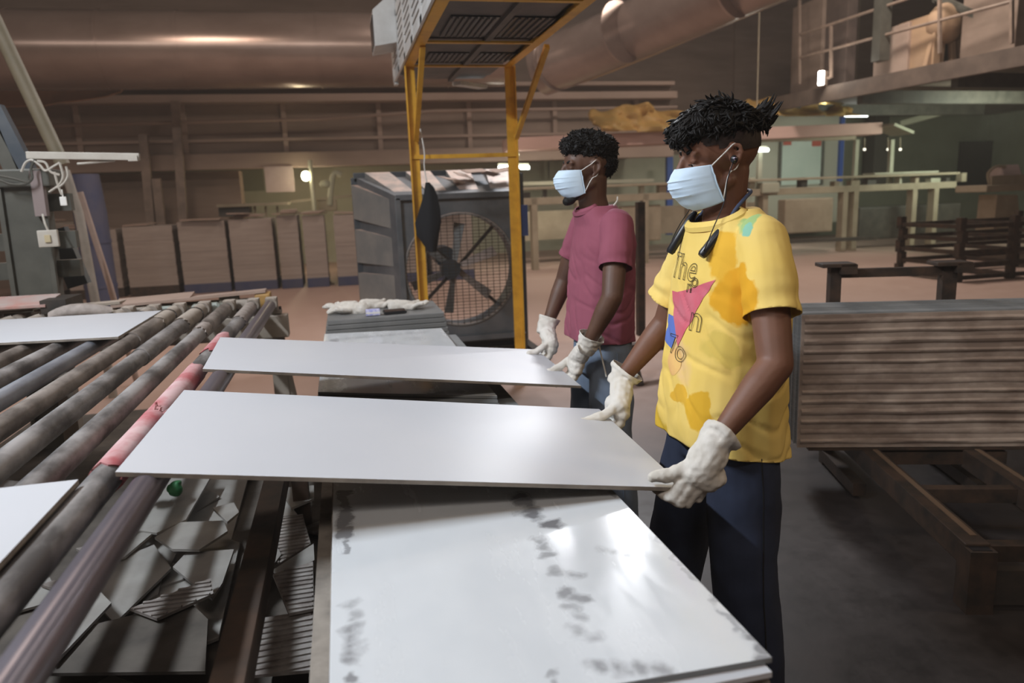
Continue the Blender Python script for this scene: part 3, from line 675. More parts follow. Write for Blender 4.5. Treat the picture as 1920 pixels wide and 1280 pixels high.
# evaporative cooler / filter box
bx = thing('air_cooler', 'white louvred air cooler box lying on the yellow frame', 'air cooler', (.94, 4.7, ZT))
BX0, BX1, BY0, BY1, BZ0, BZ1 = XL-.02, XR+.03, 2.8, 6.53, ZT+.012, ZT+.84
MB().span((BX0+.03, BY0, BZ0+.05), (BX1-.02, BY1-.05, BZ1)).build('body', m_coolu, bx)
# left flank: sheet with rows of slanting slots, built as rails between slots
W0, W1 = BY0, BY1
for k in range(8):
    y = W0+(W1-W0)*k/7; MB().span((BX0-.004, y-.045, BZ0), (BX0+.012, y+.045, BZ1)).build('side_stile', m_coolw, bx)
for z in (BZ0+.02, BZ0+.42, BZ1-.02): MB().span((BX0-.004, W0, z-.022), (BX0+.012, W1, z+.022)).build('side_rail', m_coolw, bx)
for k in range(7):
    y0 = W0+(W1-W0)*k/7+.045; y1 = W0+(W1-W0)*(k+1)/7-.045
    for r_ in range(2):
        zb = BZ0+.042+r_*.40
        mb = MB()
        for j in range(7):
            z = zb+j*.050+.020; mb.box((BX0+.004, (y0+y1)/2, z), (.012, y1-y0, .029))
        tag(mb.build('louvre_panel', m_coolw, bx), kind='stuff')
# hood on the far end of the flank
hd = MB().loft([[(BX0, 6.0, ZT+.60), (BX0, 6.4, ZT+.60), (BX0, 6.4, ZT+.23), (BX0, 6.0, ZT+.23)], [(BX0-.17, 6.0, ZT+.46), (BX0-.17, 6.4, ZT+.46), (BX0-.17, 6.4, ZT+.2), (BX0-.17, 6.0, ZT+.2)]])
hd.build('side_hood', m_coolw, bx); MB().span((BX0-.176, 6.03, ZT+.22), (BX0-.168, 6.37, ZT+.43)).build('hood_opening_shade', m_black, bx)  # black panel paints the shade in the hood's opening
# underside panels
for i, (y0, y1) in enumerate(((2.85, 3.81), (3.86, 4.84), (4.89, 5.68), (5.72, 6.46))):
    p = MB().span((BX0+.07, y0, ZT+.03), (BX1-.08, y1, ZT+.05)).build('under_panel', m_coolu, bx, bevel=.004)
    for xa, n_ in ((BX0+.15, 8), (BX0+.50, 7)):
        if i == 3: continue
        MB().span((xa, y0+.42, ZT+.022), (xa+.28, y1-.08, ZT+.031)).build('grille_opening', m_black, p)
        for j in range(n_): MB().span((xa+j*.28/n_, y0+.42, ZT+.012), (xa+j*.28/n_+.010, y1-.08, ZT+.024)).build('grille_bar', m_coolu, p)
    MB().span((BX0+.445, y0, ZT+.006), (BX0+.485, y1, ZT+.028)).build('channel', m_coolu, bx)
MB().span((BX0+.0, 6.46, ZT-.01), (BX0+.03, 6.56, BZ1)).build('corner_bracket', m_coolw, bx)
MB().box((BX0+.62, 6.4, ZT-.03), (.24, .2, .03), Euler((.1, .1, .2)).to_matrix()).build('loose_panel', m_coolw, bx)
# black cloth hung on the left post
cl = thing('hanging_cloth', 'black cloth hanging by a string from the left yellow post', 'cloth', (XL+.1, YF-.08, 1.3))
mb = MB(); rings = []
for i, (z, wd, dp) in enumerate(((1.63, .014, .01), (1.59, .035, .02), (1.525, .055, .03), (1.43, .075, .04), (1.335, .095, .045), (1.245, .085, .05), (1.175, .055, .035), (1.115, .03, .02))):
    rings.append([(XL+.105+.01*math.sin(i)+wd*math.cos(t)*(1+.15*math.sin(3*t+i)), YF-.08+dp*math.sin(t)*(1+.2*math.cos(4*t)), z) for t in [2*PI*j/18 for j in range(18)]])
mb.loft(rings).build('cloth', m_cloth, cl, True)
MB().tube(catmull([(XL+.075, YF-.055, 2.02), (XL+.095, YF-.07, 1.85), (XL+.088, YF-.07, 1.75), (XL+.1, YF-.08, 1.62)]), .005, 6).build('string', m_white, cl, True)

# ================================================================== roller conveyor
ZA, RR = .97, .030                      # axis height, roller radius
YE0, YE1 = .25, 4.28
cv = thing('roller_conveyor', 'long bed of worn steel rollers running in from the left', 'conveyor', (-1.4, 2.2, 0))
RX = [-.41, -.505, -.632]+[-.632-.128*k for k in range(1, 15)]
RM = [m_roller_s, m_roller, m_roller, m_roller, m_roller_r, m_roller_b, m_roller, m_roller_r]+[m_roller]*12
def sleeve(par, x, y0, y1, r, m, name='sleeve', label=None, rag=.0):
    n = 20; rings = []; pr = [(y0, 0), (y0, r), (y0+(y1-y0)*.33, r*1.01), (y0+(y1-y0)*.66, r*.99), (y1, r), (y1, 0)]
    for q, (y, rr) in enumerate(pr): rings.append([(x+rr*math.cos(2*PI*j/n), y+(rag*noise.noise(V((j*1.7, y*9, x))) if q in (1, 4) else 0), ZA+rr*math.sin(2*PI*j/n)) for j in range(n)])
    o = MB().loft(rings, caps=False).build(name, m, par, True)
    if label: o['label'] = label
    return o
for i, x in enumerate(RX):
    mb = MB().tube([(x, y, ZA) for y in (YE0, 1.2, 2.2, 3.2, YE1-.12)], RR-.0005*(i % 3), 24)
    mb.tube([(x, YE1-.16, ZA), (x, YE1+.02, ZA)], .013, 10)
    r = mb.build('roller', RM[i], cv, True)
    if i == 1:
        sleeve(r, x, 1.57, 1.98, RR+.0035, m_red, 'rubber_sleeve', 'worn pinkish red rubber sleeve', .03)
        sleeve(r, x, 1.985, 2.55, RR+.0025, m_red, 'rubber_sleeve', 'red rubber sleeve with a torn end', .04)
        sleeve(r, x, 2.80, 3.15, RR+.003, m_red, 'rubber_sleeve', 'short torn pink rubber sleeve', .06)
        sleeve(r, x, 3.62, 4.10, RR+.004, m_band, 'wrap', 'pale clay coated wrap', .05)
        for k in range(9):
            a = random.uniform(-.9, 1.9); p0 = V((x+(RR+.002)*math.cos(a), 1.98+random.uniform(-.03, .03), ZA+(RR+.002)*math.sin(a)))
            d = V((math.cos(a), random.uniform(-.6, .6), math.sin(a))).normalized()
            MB().tube([p0, p0+d*.010, p0+d*.016+V((0, .010, -.006))], [.004, .003, .0006], 5).build('torn_shred', m_red, r)
    elif i == 2: sleeve(r, x, 3.35, 3.5, RR+.004, m_band, 'wrap', 'pale frayed wrap', .04); sleeve(r, x, 3.5, 4.1, RR+.005, m_roller_r, 'wrap')
    elif i == 3: sleeve(r, x, 2.9, 4.1, RR+.004, m_roller, 'wrap'); sleeve(r, x, 1.28, 1.31, RR+.002, m_band, 'wrap')
    elif i == 4: sleeve(r, x, 3.3, 4.1, RR+.006, m_roller_r, 'wrap'); sleeve(r, x, 1.60, 1.68, RR+.006, m_band, 'wrap', 'pale frayed wrap', .03); sleeve(r, x, 1.2, 1.6, RR+.004, m_roller_r, 'wrap', None, .02)
    elif i == 6: sleeve(r, x, 2.28, 2.36, RR+.005, m_band, 'wrap', 'grey tape wrap', .02); sleeve(r, x, 2.36, 2.44, RR+.004, m_dark, 'wrap')
    if i > 2:
        sleeve(r, x, 3.72+random.uniform(-.1, .1), 4.12, RR+.009, m_bear, 'end_wrap', None, .05)
        MB().tube([(x+.04*math.cos(t), 3.98+.01*math.sin(3*t), ZA+.04*math.sin(t)) for t in [2*PI*j/16 for j in range(17)]], .004, 6).build('tie', m_dark, r, True)
    # bearing block: flanged housing with round boss
    bb = MB().box((x, YE1, ZA-.005), (.062, .07, .075)).box((x, YE1, ZA-.05), (.10, .06, .022)).build('bearing_block', m_bear, cv, bevel=.006)
    MB().tube([(x, YE1-.075, ZA), (x, YE1-.03, ZA)], .034, 16).build('bearing_collar', m_bear, cv, True)
    for s in (-1, 1): MB().tube([(x+s*.042, YE1, ZA-.04), (x+s*.042, YE1, ZA-.022)], .008, 6).build('bolt', m_dark, bb)
# side beams, drive covers and legs
MB().span((-2.75, YE1-.06, .78), (-.33, YE1+.04, .905)).build('side_beam', m_beamc, cv, bevel=.006)
MB().span((-2.75, YE0-.1, .78), (-.33, YE0, .905)).build('side_beam', m_beamc, cv, bevel=.006)
for x in (-.40, -1.5, -2.6):
    for y in (YE1, YE0-.05): MB().bar((x, y, .79), (x-.0, y, 0), .08, .08, (0, 1, 0)).build('leg', m_beamc, cv)
MB().bar((-.42, YE1-.02, .80), (-.36, YE1-.02, .35), .10, .02, (0, 1, 0)).build('gusset', m_beamc, cv)
MB().span((-2.7, YE1+.1, .86), (-.44, YE1+.24, .98)).build('drive_beam', m_beamc, cv, bevel=.01)
for k, (x0, x1, dz, m_) in enumerate(((-1.62, -1.2, .02, m_beamc), (-1.25, -.85, .035, m_board), (-.92, -.45, .04, m_board), (-2.6, -1.65, .03, m_beamc))):
    MB().box(((x0+x1)/2, YE1+.16, .995+dz*.5), (x1-x0, .20, .014), Euler((.12*(k % 2)-.05, -.035*(1 if k < 3 else 0), .03*k)).to_matrix()).build('cover_board', m_, cv)
for k in range(6):
    x = -1.45+.17*k; c0 = V((x, YE1+.09, .94+.004*(k % 3)))
    MB().tube([c0-V((.075, 0, 0)), c0-V((.06, 0, 0)), c0+V((.06, 0, 0)), c0+V((.075, 0, 0))], [.03, .043, .043, .03], 16).build('gear_housing', [m_bear, m_beamc, m_bear, m_motorg, m_motorg, m_bear][k], cv, True)
mo = MB().tube([(-.60, YE1+.14, .97), (-.70, YE1+.14, .97)], .05, 16).build('motor', m_motorg, cv, True)
MB().box((-.465, YE1+.13, .955), (.085, .11, .125)).build('drive_cap', m_motor, cv, bevel=.012)
MB().tube(qbez((-1.42, YE1-.26, 1.0), (-1.30, YE1-.30, 1.06), (-1.16, YE1-.26, 1.0)), .035, 10).build('clay_lump', m_band, cv, True)
o = MB().box((-2.15, YE1+.02, 1.06), (1.3, .22, .012), Euler((.15, .0, -.03)).to_matrix()).build('cover_plate', mat('pink_white_plate', (.46, .38, .35), .6, col2=(.50, .26, .22), scale=9), cv); o['label'] = 'pale plate with reddish streaks over the roller ends'
MB().box((-1.47, YE1+.03, 1.035), (.12, .26, .07)).build('plate_bracket', m_dark, cv)
# lower longitudinal beam next to the loading place
MB().bar((-.235, .3, .73), (-.235, 2.9, .73), .055, .06).build('lower_rail', m_rust, cv)
for y in (.35, 2.85): MB().bar((-.235, y, .72), (-.235, y, 0), .06, .06, (0, 1, 0)).build('rail_leg', m_rust, cv)

# ================================================================== tiles on the rollers
TH = .010
def slab(name, corners, th, m, parent=None, bev=.0012):
    mb = MB().poly(corners, th); return mb.build(name, m, parent, bevel=bev)
def tile(corners, label, group=None, m=m_tile):
    o = slab('tile', [V(c) for c in corners], TH, m); o.data.materials.append(m_tileedge)
    for p in o.data.polygons:
        if p.normal.z < .55: p.material_index = 1
    return tag(o, label, 'tile', group)
ZR = ZA+RR+.010
tile([(-2.10, 3.33, ZR+.003), (-.90, 3.17, ZR+.003), (-.90, 3.92, ZR+.003), (-2.10, 4.0, ZR+.003)], 'plain white tile lying on the rollers at the left edge, upper of the two')
tile([(-1.72, .86, ZR+.003), (-.515, .86, ZR+.003), (-.515, 1.455, ZR+.003), (-1.72, 1.455, ZR+.003)], 'white tile lying on the rollers in the bottom left corner')
T1 = [(-.459, 1.478, 1.012), (.717, 1.457, .836), (.727, 2.063, .853), (-.448, 2.083, 1.022)]
T2 = [(-.456, 2.406, 1.010), (.826, 2.542, .800), (.800, 3.087, .835), (-.483, 2.951, 1.016)]
tile(T1, 'white tile held by the man in the yellow shirt'); tile(T2, 'white tile held by the man in the maroon shirt')

# ================================================================== stacks at the loading place
def stack_trolley(name, label, x0, x1, y0, y1, z):
    t = thing(name, label, 'trolley', ((x0+x1)/2, (y0+y1)/2, 0))
    MB().span((x0, y0, z-.05), (x1, y1, z)).build('deck', m_rust, t, bevel=.004)
    for x in (x0+.05, x1-.05):
        for y in (y0+.08, y1-.08):
            MB().span((x-.03, y-.03, .1), (x+.03, y+.03, z-.05)).build('leg', m_rust, t); MB().tube([(x-.02, y, .055), (x+.02, y, .055)], .055, 16).build('wheel', m_black, t, True)
    return t
stack_trolley('trolley', 'dark steel trolley under the near stack of tiles', -.10, .58, .84, 2.05, .46)
NX0, NX1, NY0, NY1, NZ = -.068, .562, .862, 2.05, .829
n = 36; th = (NZ-.46)/n
lay = bpy.data.meshes.new('tile'); 
m0 = MB().box((0, 0, th*.46), (NX1-NX0, NY1-NY0, th*.9)).mesh('tile'); bm = bmesh.new(); bm.from_mesh(m0); bmesh.ops.bevel(bm, geom=list(bm.edges), offset=.001, segments=1, affect='EDGES'); bm.to_mesh(m0); bm.free(); m0.materials.append(m_tileedge)
rs = random.Random(3)
for k in range(n-2):
    o = bpy.data.objects.new('tile', m0); C.objects.link(o); low = k < n-6
    o.location = ((NX0+NX1)/2+rs.uniform(-.003, .003)-(.034 if low else .004), (NY0+NY1)/2+rs.uniform(-.004, .004)+(.01 if low else 0), .46+k*th); o.rotation_euler = (0, 0, rs.uniform(-.004, .004))
    tag(o, 'white tile with a brown edge, below the top two in the near stack', 'tile', 'lower tiles of the near stack')
o = MB().box(((NX0+NX1)/2-.004, (NY0+NY1)/2-.020, NZ-th*1.5), (NX1-NX0-.012, NY1-NY0, th*.9)).build('tile', m_tile, None, bevel=.001); tag(o, 'white tile second from the top of the near stack, jutting out at its front', 'tile')
cx, cy = (NX0+NX1)/2, (NY0+NY1)/2
def tl(x, y):                            # picture point on the top tile, in its own coordinates
    p = atz(x, y, NZ); return (p.x-cx, p.y-cy, th)
STAINS = [(tl(970, 930), tl(995, 955), .05, .30, .62, .9), (tl(1000, 965), tl(1035, 980), .045, .30, .62, .95), (tl(1010, 1010), tl(1025, 1040), .035, .32, .66, .6), (tl(1040, 1068), tl(1075, 1075), .04, .32, .7, .55),
          (tl(1062, 1110), tl(1085, 1118), .04, .32, .64, .7), (tl(1075, 1140), tl(1090, 1155), .03, .32, .7, .5), (tl(1085, 1180), tl(1110, 1190), .035, .34, .8, .5), (tl(1120, 1245), tl(1240, 1255), .04, .34, .8, .7), (tl(1035, 1265), tl(1045, 1280), .02, .3, .6, .6),
          (tl(643, 922), tl(648, 1005), .026, .15, .45, .9), (tl(655, 1015), tl(652, 1035), .016, .3, .5, .7), (tl(660, 1130), tl(662, 1150), .03, .25, .8, .5), (tl(660, 1175), tl(655, 1235), .030, .2, .75, .7), (tl(665, 1265), tl(672, 1285), .02, .25, .55, .8),
          (tl(1215, 990), tl(1400, 1190), .014, .28, .6, .55), (tl(1405, 1195), tl(1440, 1235), .03, .3, .62, .8), (tl(1130, 1030), tl(1200, 1040), .03, .45, .8, .35), (tl(1140, 920), tl(1160, 935), .012, .25, .5, .7)]
o = MB().poly([(NX0, NY0+.012, NZ), (NX1, NY0-.004, NZ), (NX1, NY1, NZ), (NX0, NY1, NZ)], th*.92).build('tile', stained_tile_mat(), None, bevel=.0015)
o.data.materials.append(m_tiledk)
for p in o.data.polygons:
    if p.normal.z < .5: p.material_index = 1
tag(o, 'glossy white tile smeared with grey slurry on top of the near stack', 'tile')

# far stack
stack_trolley('trolley', 'dark steel trolley under the far stack of tiles', -.12, .66, 2.50, 4.1, .46)
FXa, FXb, FYa, FYb, FZ = -.135, .50, 2.60, 4.07, .80
n = 30; th = (FZ-.46)/n; hx_, hy_ = (FXb-FXa)/2, (FYb-FYa)/2; m1 = MB().poly([(-hx_, -hy_+.20, th*.9), (hx_, -hy_-.10, th*.9), (hx_, hy_-.05, th*.9), (-hx_, hy_+.05, th*.9)], th*.9).mesh('tile'); m1.materials.append(m_tiledk)
for k in range(n-1):
    o = bpy.data.objects.new('tile', m1); C.objects.link(o); low = k < n-3
    o.location = ((FXa+FXb)/2+rs.uniform(-.004, .004)+(.07 if low else 0), (FYa+FYb)/2+rs.uniform(-.004, .004)-(.035 if low else .0), .46+k*th)
    tag(o, 'grey edged tile below the top tile of the far stack', 'tile', 'lower tiles of the far stack')
STAINS = [((-.28, -.55, th), (-.26, .6, th), .05, .30, .6, .6), ((-.2, -.68, th), (.2, -.69, th), .05, .3, .6, .7), ((.0, .35, th), (.15, .45, th), .14, .3, .8, .3), ((-.2, .6, th), (.2, .62, th), .08, .3, .8, .35)]
MATS.pop('smeared_white_tile', None)
o = MB().poly([(FXa, FYa+.215, FZ), (FXb, FYa-.085, FZ), (FXb, FYb-.05, FZ), (FXa, FYb+.05, FZ)], th*.92).build('tile', stained_tile_mat(), None, bevel=.0015); o.data.materials.append(m_tiledk)
for p in o.data.polygons:
    if p.normal.z < .5: p.material_index = 1
tag(o, 'white dusty tile topping the far stack, under the tile of the man in maroon', 'tile')
# dark slab pile with gloves beyond
PZ = .865
for k in range(5):
    o = MB().span((-.14+.006*k, 4.16+.004*k, PZ-.028*(5-k)), (.56-.005*k, 4.72, PZ-.028*(4-k)-.003)).build('slab', m_slab, None, bevel=.003)
    tag(o, 'dark grey slab with gloves lying on it, top of the pile behind the far stack' if k == 4 else 'dark grey slab below the top one in the pile behind the far stack', 'slab', None if k == 4 else 'lower dark slabs')
t = thing('pallet', 'dark stand under the pile of grey slabs behind the far stack', 'stand', (.2, 4.4, 0))
MB().span((-.13, 4.17, .64), (.55, 4.7, PZ-.143)).build('top', m_rust, t)
for x in (-.08, .5):
    for y in (4.22, 4.64): MB().span((x-.03, y-.03, 0), (x+.03, y+.03, .65)).build('leg', m_rust, t)
def flat_glove(name, label, c, rz, curl=.0):
    r = thing(name, label, 'glove', c, 'loose gloves on the dark slab', rz)
    mb = MB(); mb.chain([(0, 0, .02), (-.09, .004, .022)], [.034, .040]); mb.box((0, 0, .018), (.05, .08, .025)); mb.cap((.0, .02, .018), (.03, .02, .018), .022, .02); mb.cap((.0, -.02, .018), (.03, -.02, .018), .022, .02)
    for k, (y, L) in enumerate(((.033, .07), (.011, .082), (-.011, .078), (-.033, .06))):
        mb.chain([(.03, y, .02), (.03+L*.55, y*1.35, .024+.012*(k % 2)), (.03+L, y*1.6, .014+curl*.02)], [.0125, .012, .0105], 8)
    mb.chain([(-.02, .035, .02), (.015, .068, .03), (.045, .078, .035)], [.016, .014, .011], 8)
    fused('glove_shell', mb, .0045, 3, m_glove, r, lambda p, n: p+n*.004*noise.noise(p*45))
    return r
g0 = at(650, 586, 4.3); g1 = at(782, 582, 4.3)
flat_glove('work_glove', 'limp cream work glove at the left of the dark slab, behind the blue packet', (.0, 4.42, PZ-.002), 2.9)
flat_glove('work_glove', 'cream work glove with spread fingers at the right of the dark slab', (.36, 4.40, PZ-.002), -.25, 1.2)
flat_glove('work_glove', 'cream work glove lying in the middle of the dark slab behind the others', (.19, 4.55, PZ-.002), .1)
flat_glove('work_glove', 'cream work glove at the left end of the dark slab, behind the first glove', (-.03, 4.55, PZ-.002), 2.5, .6)
pk = thing('packet', 'small blue and white printed packet on the dark slab', 'packet', (.14, 4.26, PZ))
MB().span((.10, 4.23, PZ), (.18, 4.27, PZ+.035)).build('box', m_purple, pk, bevel=.004)
MB().span((.10, 4.229, PZ+.012), (.18, 4.2305, PZ+.02)).build('label', m_white, pk)
ph = thing('mobile_phone', 'black mobile phone lying beside the blue packet', 'phone', (.27, 4.27, PZ))
MB().box((.265, 4.27, PZ+.010), (.13, .07, .014), Euler((.1, 0, .1)).to_matrix()).build('case', m_black, ph, bevel=.004)
MB().box((.265, 4.268, PZ+.018), (.118, .06, .001), Euler((.1, 0, .1)).to_matrix()).build('screen', mat('phone_glass', (.01, .011, .013), .08), ph)

# ================================================================== broken tiles under the rollers
tr = MB().span((-2.2, .3, .22), (-.02, 4.15, .26)); tr_o = tr.build('scrap_tray', m_bin, None, bevel=.01); tag(tr_o, 'dark dirty tray for broken tiles under the rollers', 'tray')
o = MB().span((-2.2, 4.4, .0), (-.55, 5.6, .10)).build('dark_floor_sheet', m_bin, None, bevel=.01); tag(o, 'dark flat sheet on the floor beyond the roller ends', 'sheet')  # added dark sheet, covers the pink floor seen between the rollers
for x in (-2.1, -.1):
    for y in (.5, 4.0): MB().span((x-.03, y-.03, 0), (x+.03, y+.03, .22)).build('foot', m_bin, tr_o)
def shard(pts, z, tilt, label, group, m=m_shard, ribs=False):
    c = V((sum(p[0] for p in pts)/len(pts), sum(p[1] for p in pts)/len(pts), 0)); R = Euler(tilt).to_matrix()
    out = [c+V((0, 0, z))+R @ (V((p[0], p[1], 0))-c) for p in pts]; u = R @ V((0, 0, 1))
    mb = MB().poly(out, .009, u)
    if ribs:
        lo = min(p[0] for p in pts); hi = max(p[0] for p in pts); y0 = min(p[1] for p in pts); y1 = max(p[1] for p in pts); yc = y0+.02
        while yc < y1-.015:
            xs = []
            for i in range(len(pts)):
                a, b = pts[i], pts[(i+1) % len(pts)]
                if (a[1]-yc)*(b[1]-yc) < 0: xs.append(a[0]+(b[0]-a[0])*(yc-a[1])/(b[1]-a[1]))
            if len(xs) == 2 and abs(xs[0]-xs[1]) > .03:
                xa, xb = sorted(xs); mb.box(c+V((0, 0, z))+R @ (V(((xa+xb)/2, yc, .002))-c), (xb-xa-.008, .010, .006), R)
            yc += .026
    return tag(mb.build('tile_shard', m, None, bevel=.0), label, 'tile shard', group)
def pp(L, z): return [tuple(atz(x, y, z))[:2] for x, y in L]
ZS = .30
big = [([(110, 1180), (250, 985), (330, 1040), (215, 1260)], .272, 'broad brown shard at the bottom of the heap along the polished roller', False),
       ([(260, 1120), (400, 1000), (450, 1020), (410, 1200), (300, 1240)], .274, 'broad grey brown shard at the bottom of the heap beside the brown rail', False),
       ([(240, 1000), (330, 880), (470, 890), (430, 1020), (320, 1030)], .270, 'broad brown shard under the heap at its far end', False),
       ([(158, 1112), (215, 1168), (322, 1070), (290, 1030), (215, 1060)], .300, 'large pointed grey shard lying lowest in the lit heap of broken tiles', False),
       ([(325, 1070), (398, 1128), (418, 1100), (440, 1040), (350, 1045)], .318, 'pale square cornered shard touching the brown rail', False),
       ([(195, 1062), (262, 1010), (300, 1000), (235, 1052)], .315, 'narrow grey shard above the large pointed one', False),
       ([(292, 1020), (325, 1042), (375, 1042), (428, 1005), (420, 985), (340, 990)], .335, 'curved grey shard across the middle of the heap', False),
       ([(240, 1000), (285, 905), (400, 905), (350, 985), (295, 1008)], .325, 'wide brownish shard behind the middle of the heap', False),
       ([(400, 965), (428, 995), (450, 975), (440, 955)], .350, 'small curved pale shard near the top of the brown rail', False),
       ([(525, 930), (590, 925), (590, 950), (548, 968)], .335, 'bright small shard right of the brown rail near the held tile', False),
       ([(492, 965), (535, 950), (560, 985), (515, 990)], .315, 'grey chip shard right of the brown rail', False),
       ([(455, 1128), (490, 1000), (530, 1060), (500, 1100)], .310, 'dark triangular shard right of the brown rail', False),
       ([(515, 1095), (590, 1040), (592, 1075), (530, 1110)], .330, 'long thin shard pointing at the near stack', False),
       ([(500, 1000), (570, 990), (585, 1045), (500, 1095)], .295, 'ribbed tile back right of the brown rail, farther one', True),
       ([(480, 1195), (590, 1180), (600, 1290), (460, 1300)], .300, 'ribbed tile back right of the brown rail, nearest the bottom edge', True),
       ([(515, 1110), (590, 1085), (592, 1175), (545, 1185)], .322, 'ribbed tile back right of the brown rail, middle one', True),
       ([(150, 1215), (360, 1165), (395, 1200), (390, 1300), (80, 1300)], .285, 'dark board piece at the bottom of the heap', False),
       ([(250, 1180), (400, 1120), (405, 1150), (300, 1200)], .300, 'ribbed shard edge beside the dark board at the bottom', True),
       ([(60, 1250), (150, 1100), (215, 1170), (110, 1290)], .290, 'brown shard at the lower left under the polished roller', False)]
for i, (L, z, lab, rb) in enumerate(big):
    mm = m_shardb if rb else (m_bin if 'dark board' in lab else m_shard)
    shard(pp(L, z), z+.004*i, (random.uniform(-.05, .05), random.uniform(-.04, .04), 0), lab, None, mm, rb)
rs = random.Random(11)
for k in range(40):
    cx_, cy_ = rs.uniform(-1.95, -.1), rs.uniform(1.0, 3.7); r_ = rs.uniform(.05, .16); nn = rs.choice((3, 4, 5)); a0 = rs.uniform(0, 6)
    L = [(cx_+r_*rs.uniform(.6, 1.2)*math.cos(a0+2*PI*j/nn), cy_+r_*rs.uniform(.6, 1.2)*math.sin(a0+2*PI*j/nn)) for j in range(nn)]
    shard(L, .275+rs.uniform(0, .02), (rs.uniform(-.12, .12), rs.uniform(-.12, .12), 0), 'small grey shard scattered in the tray under the rollers', 'scattered tile shards', rs.choice((m_shard, m_shardb, m_shard)))
gp = atz(305, 918, .42)
mb = MB()
for k in range(7): mb.ell(gp+V((rs.uniform(-.08, .08), rs.uniform(-.03, .03), rs.uniform(-.01, .02))), (rs.uniform(.02, .04), .025, rs.uniform(.015, .03)), Euler((0, rs.uniform(-1, 1), rs.uniform(0, 3))).to_matrix(), 10, 7)
rr = thing('green_rag', 'crumpled dark green rag on the heap below the held tile', 'rag', gp)
mb.v = [v-gp for v in mb.v]
fused('cloth', mb, .006, 2, m_green_rag, rr, lambda p, n: p+n*.008*noise.noise(p*40))

# ================================================================== pack of tiles on edge, and its rack, on the right
PK = M.Translation((2.075, 3.025, 0)) @ Euler((0, 0, -.318)).to_matrix().to_4x4()   # pack frame: x along the tiles, y through the pack
def tf(mb): mb.v = [PK @ v for v in mb.v]; return mb
ex, ey = PK.to_3x3() @ V((1, 0, 0)), PK.to_3x3() @ V((0, 1, 0))
PL, PZ0, PZ1 = 1.2, .255, .905
nt = 28; tt = .0125
mA = MB().box((0, 0, 0), (PL, tt*.86, PZ1-PZ0)).mesh('tile'); mA.materials.append(m_tiledk)
rs = random.Random(5)
for k in range(1, nt):
    o = bpy.data.objects.new('tile', mA); C.objects.link(o); o.location = PK @ V((PL/2+rs.uniform(-.005, .005), tt*k, (PZ0+PZ1)/2+.004+rs.uniform(-.003, .004))); o.rotation_euler = (0, 0, -.318)
    tag(o, 'dark edged tile standing on edge behind the ribbed one in the right hand pack', 'tile', 'tiles of the upright pack')
ft = thing('ribbed_tile', 'front tile of the upright pack showing its brown dusty ribbed back', 'tile', PK @ V((PL/2, 0, PZ0)))
m_rib = mat('dusty_ribbed_back', (.20, .145, .112), .8, col2=(.36, .285, .23), scale=5, stretch=(.8, .8, 1.7), lo=.4, hi=.62, bmp=.25)
tf(MB().span((0, -.006, PZ0), (PL, .005, PZ1))).build('plate', m_rib, ft)
mb = MB(); nr = 13
for k in range(nr):                       # moulded ribs along the back
    z = PZ0+.03+k*(PZ1-PZ0-.06)/(nr-1); a = random.uniform(.5, 1); hw = random.uniform(.012, .019)
    prof = [(-hw, 0), (-hw*.5, -.009*a), (hw*.2, -.011*a), (hw, 0)]
    mb.loft([[(x, -.005+p[1]*(1+.45*noise.noise(V((x*5, k, 0)))), z+p[0]*(1+.3*noise.noise(V((x*4, k, 9))))+.004*noise.noise(V((x*3, k, 5)))) for p in prof] for x in [.012+(PL-.024)*i/40 for i in range(41)]], caps=False, closed=False)
o = tf(mb).build('ribs', m_rib, ft, True, fix=False); o['kind'] = 'stuff'
rk = thing('tile_rack', 'dark steel rack with rails and upright end frame under the tile pack', 'rack', PK @ V((.6, .2, 0)))
r1b, r2b = atz(1832, 1042, .20), atz(1965, 955, .20)
r1a, r2a = r1b+ey*1.75, r2b+ey*1.55
for a, b in ((r1a, r1b), (r2a, r2b)):
    MB().bar(a, b, .085, .09).build('rail', m_rust, rk, bevel=.004)
    MB().bar(b+ey*.06+V((.018, 0, .046)), a+V((.018, 0, .046)), .022, .004).build('rail_edge', mat('rust_edge', (.12, .075, .045), .7), rk)
for y in (.04, .55, 1.0): 
    q = r1b+ey*y; MB().bar(q, q+ex*.62, .05, .06).build('cross_bar', m_rust, rk)
Rz = Euler((0, 0, -.318)).to_matrix()
for b in (r1b, r2b, r1a, r2a):
    MB().box((b.x, b.y, .1175), (.09, .09, .235), Rz).build('end_post', m_rust, rk)
b = r1b; MB().box((b.x, b.y, .235), (.064, .064, .004), Rz).build('post_socket', m_black, rk)
MB().box(r1b+ex*.45+V((0, 0, -.11)), (.82, .04, .13), Rz).build('end_plate', m_dark, rk)
def onplane(x, y, p0, n): d = ray(x, y); return CP+d*((V(p0)-CP).dot(n)/d.dot(n))
up0 = PK @ V((0, .46, 0)); ua, ub = onplane(1565, 500, up0, ey), onplane(1778, 497, up0, ey)
for q, w_ in ((ua, .055), (ub, .07)):
    MB().box((q.x, q.y, q.z/2), (w_, .06, q.z), Rz).build('upright', m_rust, rk)
    c = V((q.x, q.y, q.z+.012))-ey*.01; MB().box(c, (.17, .13, .02), Rz).build('cap_plate', m_rust, rk, bevel=.004)
    MB().box(c+ex*.05-ey*.04-V((0, 0, .02)), (.08, .05, .05), Rz).build('cap_lug', m_rust, rk)
MB().bar(V((ua.x, ua.y, ua.z-.035)), V((ub.x, ub.y, ua.z-.035)), .04, .045).build('top_bar', m_rust, rk)
tf(MB().span((.05, -.02, PZ0-.012), (PL-.05, .39, PZ0-.004))).build('bearer', m_rust, rk)
for q in (ua, ub): MB().bar(V((q.x, q.y, .05)), V((q.x, q.y, .05))-ey*.5, .06, .06).build('foot', m_rust, rk)

